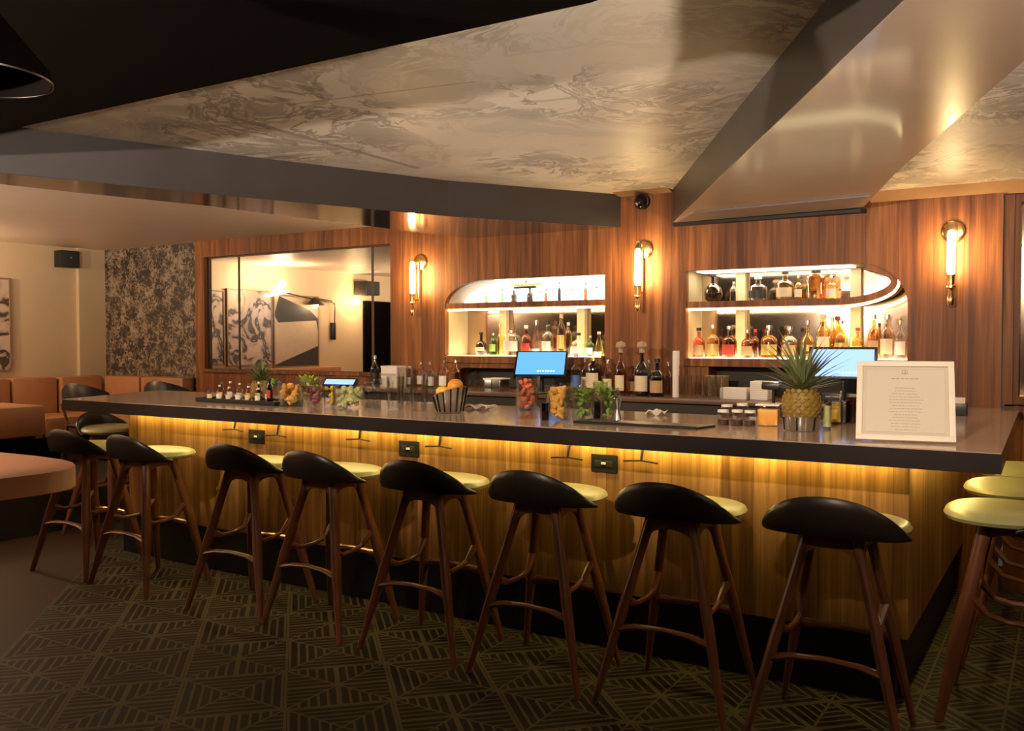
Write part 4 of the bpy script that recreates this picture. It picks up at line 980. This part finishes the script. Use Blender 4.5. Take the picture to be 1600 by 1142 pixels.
p = at(1213, 640); kn = thing('soda_gun', 'black soda gun holster behind the orange tub', 'dispenser', (p.x, p.y-.05, ZC)); obj('post', tube(B(), [(0, 0, 0), (0, 0, .15)], .008, 8), plastic, kn); obj('head', box(B(), (-.01, 0, .165), (.09, .05, .035), .01), plastic, kn); obj('trim', box(B(), (-.01, 0, .185), (.085, .046, .006), .002), steel, kn)
for i, (px, py, yt, g, m, fl) in enumerate(((1292, 670, 622, 'lime', limeM, 'lime_juice'), (1306, 662, 618, 'lemon', lemonM, 'lemon_juice'))):
    p = at(px, py); h = top_h(px, yt, p); t = tumbler(p, .021 if i == 0 else .028, h, ('slim glass of lime juice right of the big pineapple', 'glass of lemon pieces behind the slim lime glass')[i], 'juice glasses beside the pineapple')
    rr_ = (.021, .028)[i]*.8; obj(fl, lathe(B(), [(0, .01), (rr_, .01), (rr_, h*.75), (0, h*.75)], 14), m, t)
p = at(1333, 650); t = tumbler(p, .034, .12, 'dark drinking glass beside the left edge of the framed menu', 'juice glasses beside the pineapple', mat=brownG)
p = at(1312, 640); t = thing('dark_caddy', 'black straw caddy between the juice glasses and the menu', 'caddy', (p.x, p.y-.02, ZC)); obj('body', box(B(), (0, 0, .05), (.08, .07, .10), .004), plastic, t); obj('straws', tube(B(), [(0, 0, .04), (.01, 0, .15)], .004, 6), white, t); obj('divider', box(B(), (0, -.02, .101), (.076, .004, .004)), steel, t, False)

# framed menu leaning back on the bar top
a, b = at(1337, 688, 1.071), at(1494, 694, 1.071)
W = (b-a).length; ang = math.atan2(b.y-a.y, b.x-a.x)
fm = thing('framed_menu', 'white framed menu leaning back on the right end of the bar top', 'frame', ((a.x+b.x)/2, (a.y+b.y)/2, ZC+.004), ang)
Hh = .335; M = Matrix.Rotation(math.radians(-27), 4, 'X') @ Matrix.Translation((0, 0, 0))
bm = B(); q = .022
for (x0, x1, z0, z1) in ((-W/2, W/2, 0, q), (-W/2, W/2, Hh-q, Hh), (-W/2, -W/2+q, q, Hh-q), (W/2-q, W/2, q, Hh-q)): box(bm, ((x0+x1)/2, 0, (z0+z1)/2), (x1-x0, .018, z1-z0), .002, M=M)
obj('frame_border', bm, white, fm)
obj('mat_board', box(B(), (0, .003, Hh/2), (W-2*q+.002, .004, Hh-2*q+.002), M=M), paper, fm, False)
obj('menu_sheet', box(B(), (0, -.0005, Hh/2), (W-2*q-.028, .002, Hh-2*q-.028), M=M), pbr('menu_sheet', (.92, .84, .78), .6, var=.02), fm, False)
bm = B(); rnd = random.Random(3)
for k in range(15):
    z = Hh*.66-k*.0125; w_ = W*rnd.uniform(.16, .34)*(1.25 if k in (11, 12, 13) else 1)
    x = -w_/2
    while x < w_/2:
        l_ = rnd.uniform(.004, .012); box(bm, (x+l_/2, -.0018, z), (l_, .0006, .0022), M=M); x += l_+.0028
for k in range(6): box(bm, (-W*.12+k*W*.048, -.0018, Hh*.78), (W*.034, .0006, .003), M=M)
obj('printed_lines', bm, ink, fm, False)
bm = B(); MM = M @ Matrix.Translation((0, -.0018, Hh*.865)) @ Matrix.Rotation(PI/2, 4, 'X')
lathe(bm, [(.008, 0), (.010, 0), (.010, .0006), (.008, .0006)], 20, M=MM); box(bm, (.001, -.0018, Hh*.865), (.004, .0008, .011), M=M); box(bm, (0, -.0018, Hh*.846), (.026, .0008, .002), M=M)
obj('emblem', bm, ink, fm, False)
obj('glass_pane', box(B(), (0, -.005, Hh/2), (W-2*q, .0015, Hh-2*q), M=M), clearG, fm, False)
obj('easel_leg', tube(B(), [(0, .092, Hh*.5), (0, .19, 0.003)], .006, 6), plastic, fm)
# low stack of folded cards behind the menu
p = onZ(1500, 648, 1.071); t = thing('card_holder', 'little dark card holder with pale cards behind the framed menu', 'holder', (p.x-.02, p.y, ZC)); obj('body', box(B(), (0, 0, .03), (.11, .07, .06), .004), plastic, t); obj('cards', box(B(), (.0, 0, .075), (.09, .03, .03)), white, t, False)

# pendant lamp close to the viewer, upper left
t = thing('pendant_lamp', 'black dome pendant lamp with pale rim in the upper left corner', 'pendant lamp', (-1.62, .93, 1.90))
pc = onZ(-40, 120, 1.99); t.location = (pc.x, pc.y, 1.985)
obj('shade', lathe(B(), [(.02, .15), (.04, .145), (.135, .03), (.142, 0.002), (.138, .002), (.130, .03), (.036, .138), (0, .142)], 40), blackM, t)
obj('rim', lathe(B(), [(.140, 0), (.1435, 0), (.1435, .003), (.140, .003)], 40), steel, t)
obj('cord', tube(B(), [(0, 0, .14), (0, 0, .27)], .004, 6), plastic, t)
# ------------------------------------------------------------------ lights
def light(name, kind, loc, power, col, size=.1, rot=None, spread=None, size_y=None):
    d = bpy.data.lights.new(name, kind); d.energy = power; d.color = col
    if kind == 'AREA':
        d.size = size
        if size_y: d.shape = 'RECTANGLE'; d.size_y = size_y
        if spread: d.spread = spread
    else: d.shadow_soft_size = size
    o = bpy.data.objects.new(name, d); COL.objects.link(o); o.location = loc
    if rot: o.rotation_euler = rot
    return o
warm = (1, .74, .46)
# lamps of the seating area
light('wall_lamp_glow', 'POINT', (-8.45, 3.71, 2.17), 16, warm, .04)
light('wall_lamp_glow', 'POINT', (-8.74, 2.83, 1.93), 5, warm, .03)
light('wall_lamp_glow', 'POINT', (-8.75, 1.98, 2.02), 9, (1, .7, .35), .04)
# floor lamps added out of view behind the camera to brighten the room
for i, (x, y, p) in enumerate(((-2.6, -.5, 270), (1.35, .8, 230))):
    t = thing('added_floor_lamp', ('added brass uplighter floor lamp behind the viewer, left', 'added brass uplighter floor lamp behind the viewer, right')[i], 'floor lamp', (x, y, 0))
    obj('base', lathe(B(), [(0, 0), (.14, 0), (.14, .015), (.02, .03), (0, .03)], 20), brass, t)
    obj('pole', tube(B(), [(0, 0, .02), (0, 0, 1.70)], .012), brass, t)
    obj('shade', lathe(B(), [(.02, 1.70), (.10, 1.75), (.15, 1.82), (.146, 1.822), (.095, 1.757), (0, 1.715)], 24), brass, t)
    light('added_floor_lamp_bulb', 'POINT', (x, y, 1.812), p*1.6, (1, .83, .67), .03)
t = thing('pendant_lamp', 'added brass bowl pendant lamp over the seating, left of the view', 'pendant lamp', (-6.8, 1.75, 1.92))  # pendant added out of view to brighten the left ceiling and seating
obj('bowl', lathe(B(), [(0, 0), (.10, .02), (.15, .07), (.146, .07), (.095, .026), (0, .008)], 24), brass, t); obj('cord', tube(B(), [(0, 0, .01), (0, 0, .49)], .004, 6), plastic, t)
light('added_pendant_bulb', 'POINT', (-6.8, 1.75, 2.0), 75, (1, .78, .55), .05)
# ceiling spots added out of view under the soffit to brighten bar and table
SP = [(-3.9, 1.0, (-4.6, 4.3, 1.28), 60), (-2.9, 1.0, (-3.2, 4.4, 1.28), 60), (-1.7, 1.0, (-1.9, 4.4, 1.28), 60), (-.6, 1.0, (-.6, 4.4, 1.28), 60), (-3.2, .6, (-3.3, 1.6, 1.0), 14)]
for i, (x, y, tg, p) in enumerate(SP):
    d = (Vector(tg)-Vector((x, y, 2.2))).normalized(); q = d.to_track_quat('-Z', 'Y')
    t = thing('spotlight', 'added out-of-view black ceiling spotlight, '+('farthest left', 'second from left', 'second from right', 'farthest right', 'above the high table')[i], 'spotlight', (x, y, 2.2))
    Mq = q.to_matrix().to_4x4()
    obj('head', lathe(B(), [(.03, -.02), (.034, -.02), (.034, .05), (.0, .055)], 18, M=Mq), blackmetal, t)
    obj('stem', tube(B(), [(0, 0, .02), (0, 0, .055)], .008, 6), blackmetal, t)
    L = light('added_spot_beam', 'SPOT', (x+d.x*.03, y+d.y*.03, 2.2+d.z*.03), p*(2.3 if i < 4 else 3), (1, .76, .52), .025, q.to_euler()); L.data.spot_size = math.radians(40 if i < 4 else 50); L.data.spot_blend = 1
wd = bpy.data.worlds.new('world'); sc.world = wd; wd.use_nodes = True
wd.node_tree.nodes['Background'].inputs[0].default_value = (1, .8, .6, 1); wd.node_tree.nodes['Background'].inputs[1].default_value = .02

sc.view_settings.view_transform = 'Standard'; sc.view_settings.look = 'None'; sc.view_settings.gamma = 1; sc.view_settings.use_curve_mapping = False
sc.view_settings.exposure = 1.28
sc.cycles.use_denoising = True
sc.cycles.max_bounces = 8; sc.cycles.transmission_bounces = 6; sc.cycles.caustics_refractive = False; sc.cycles.caustics_reflective = False
sc.cycles.sample_clamp_indirect = 4
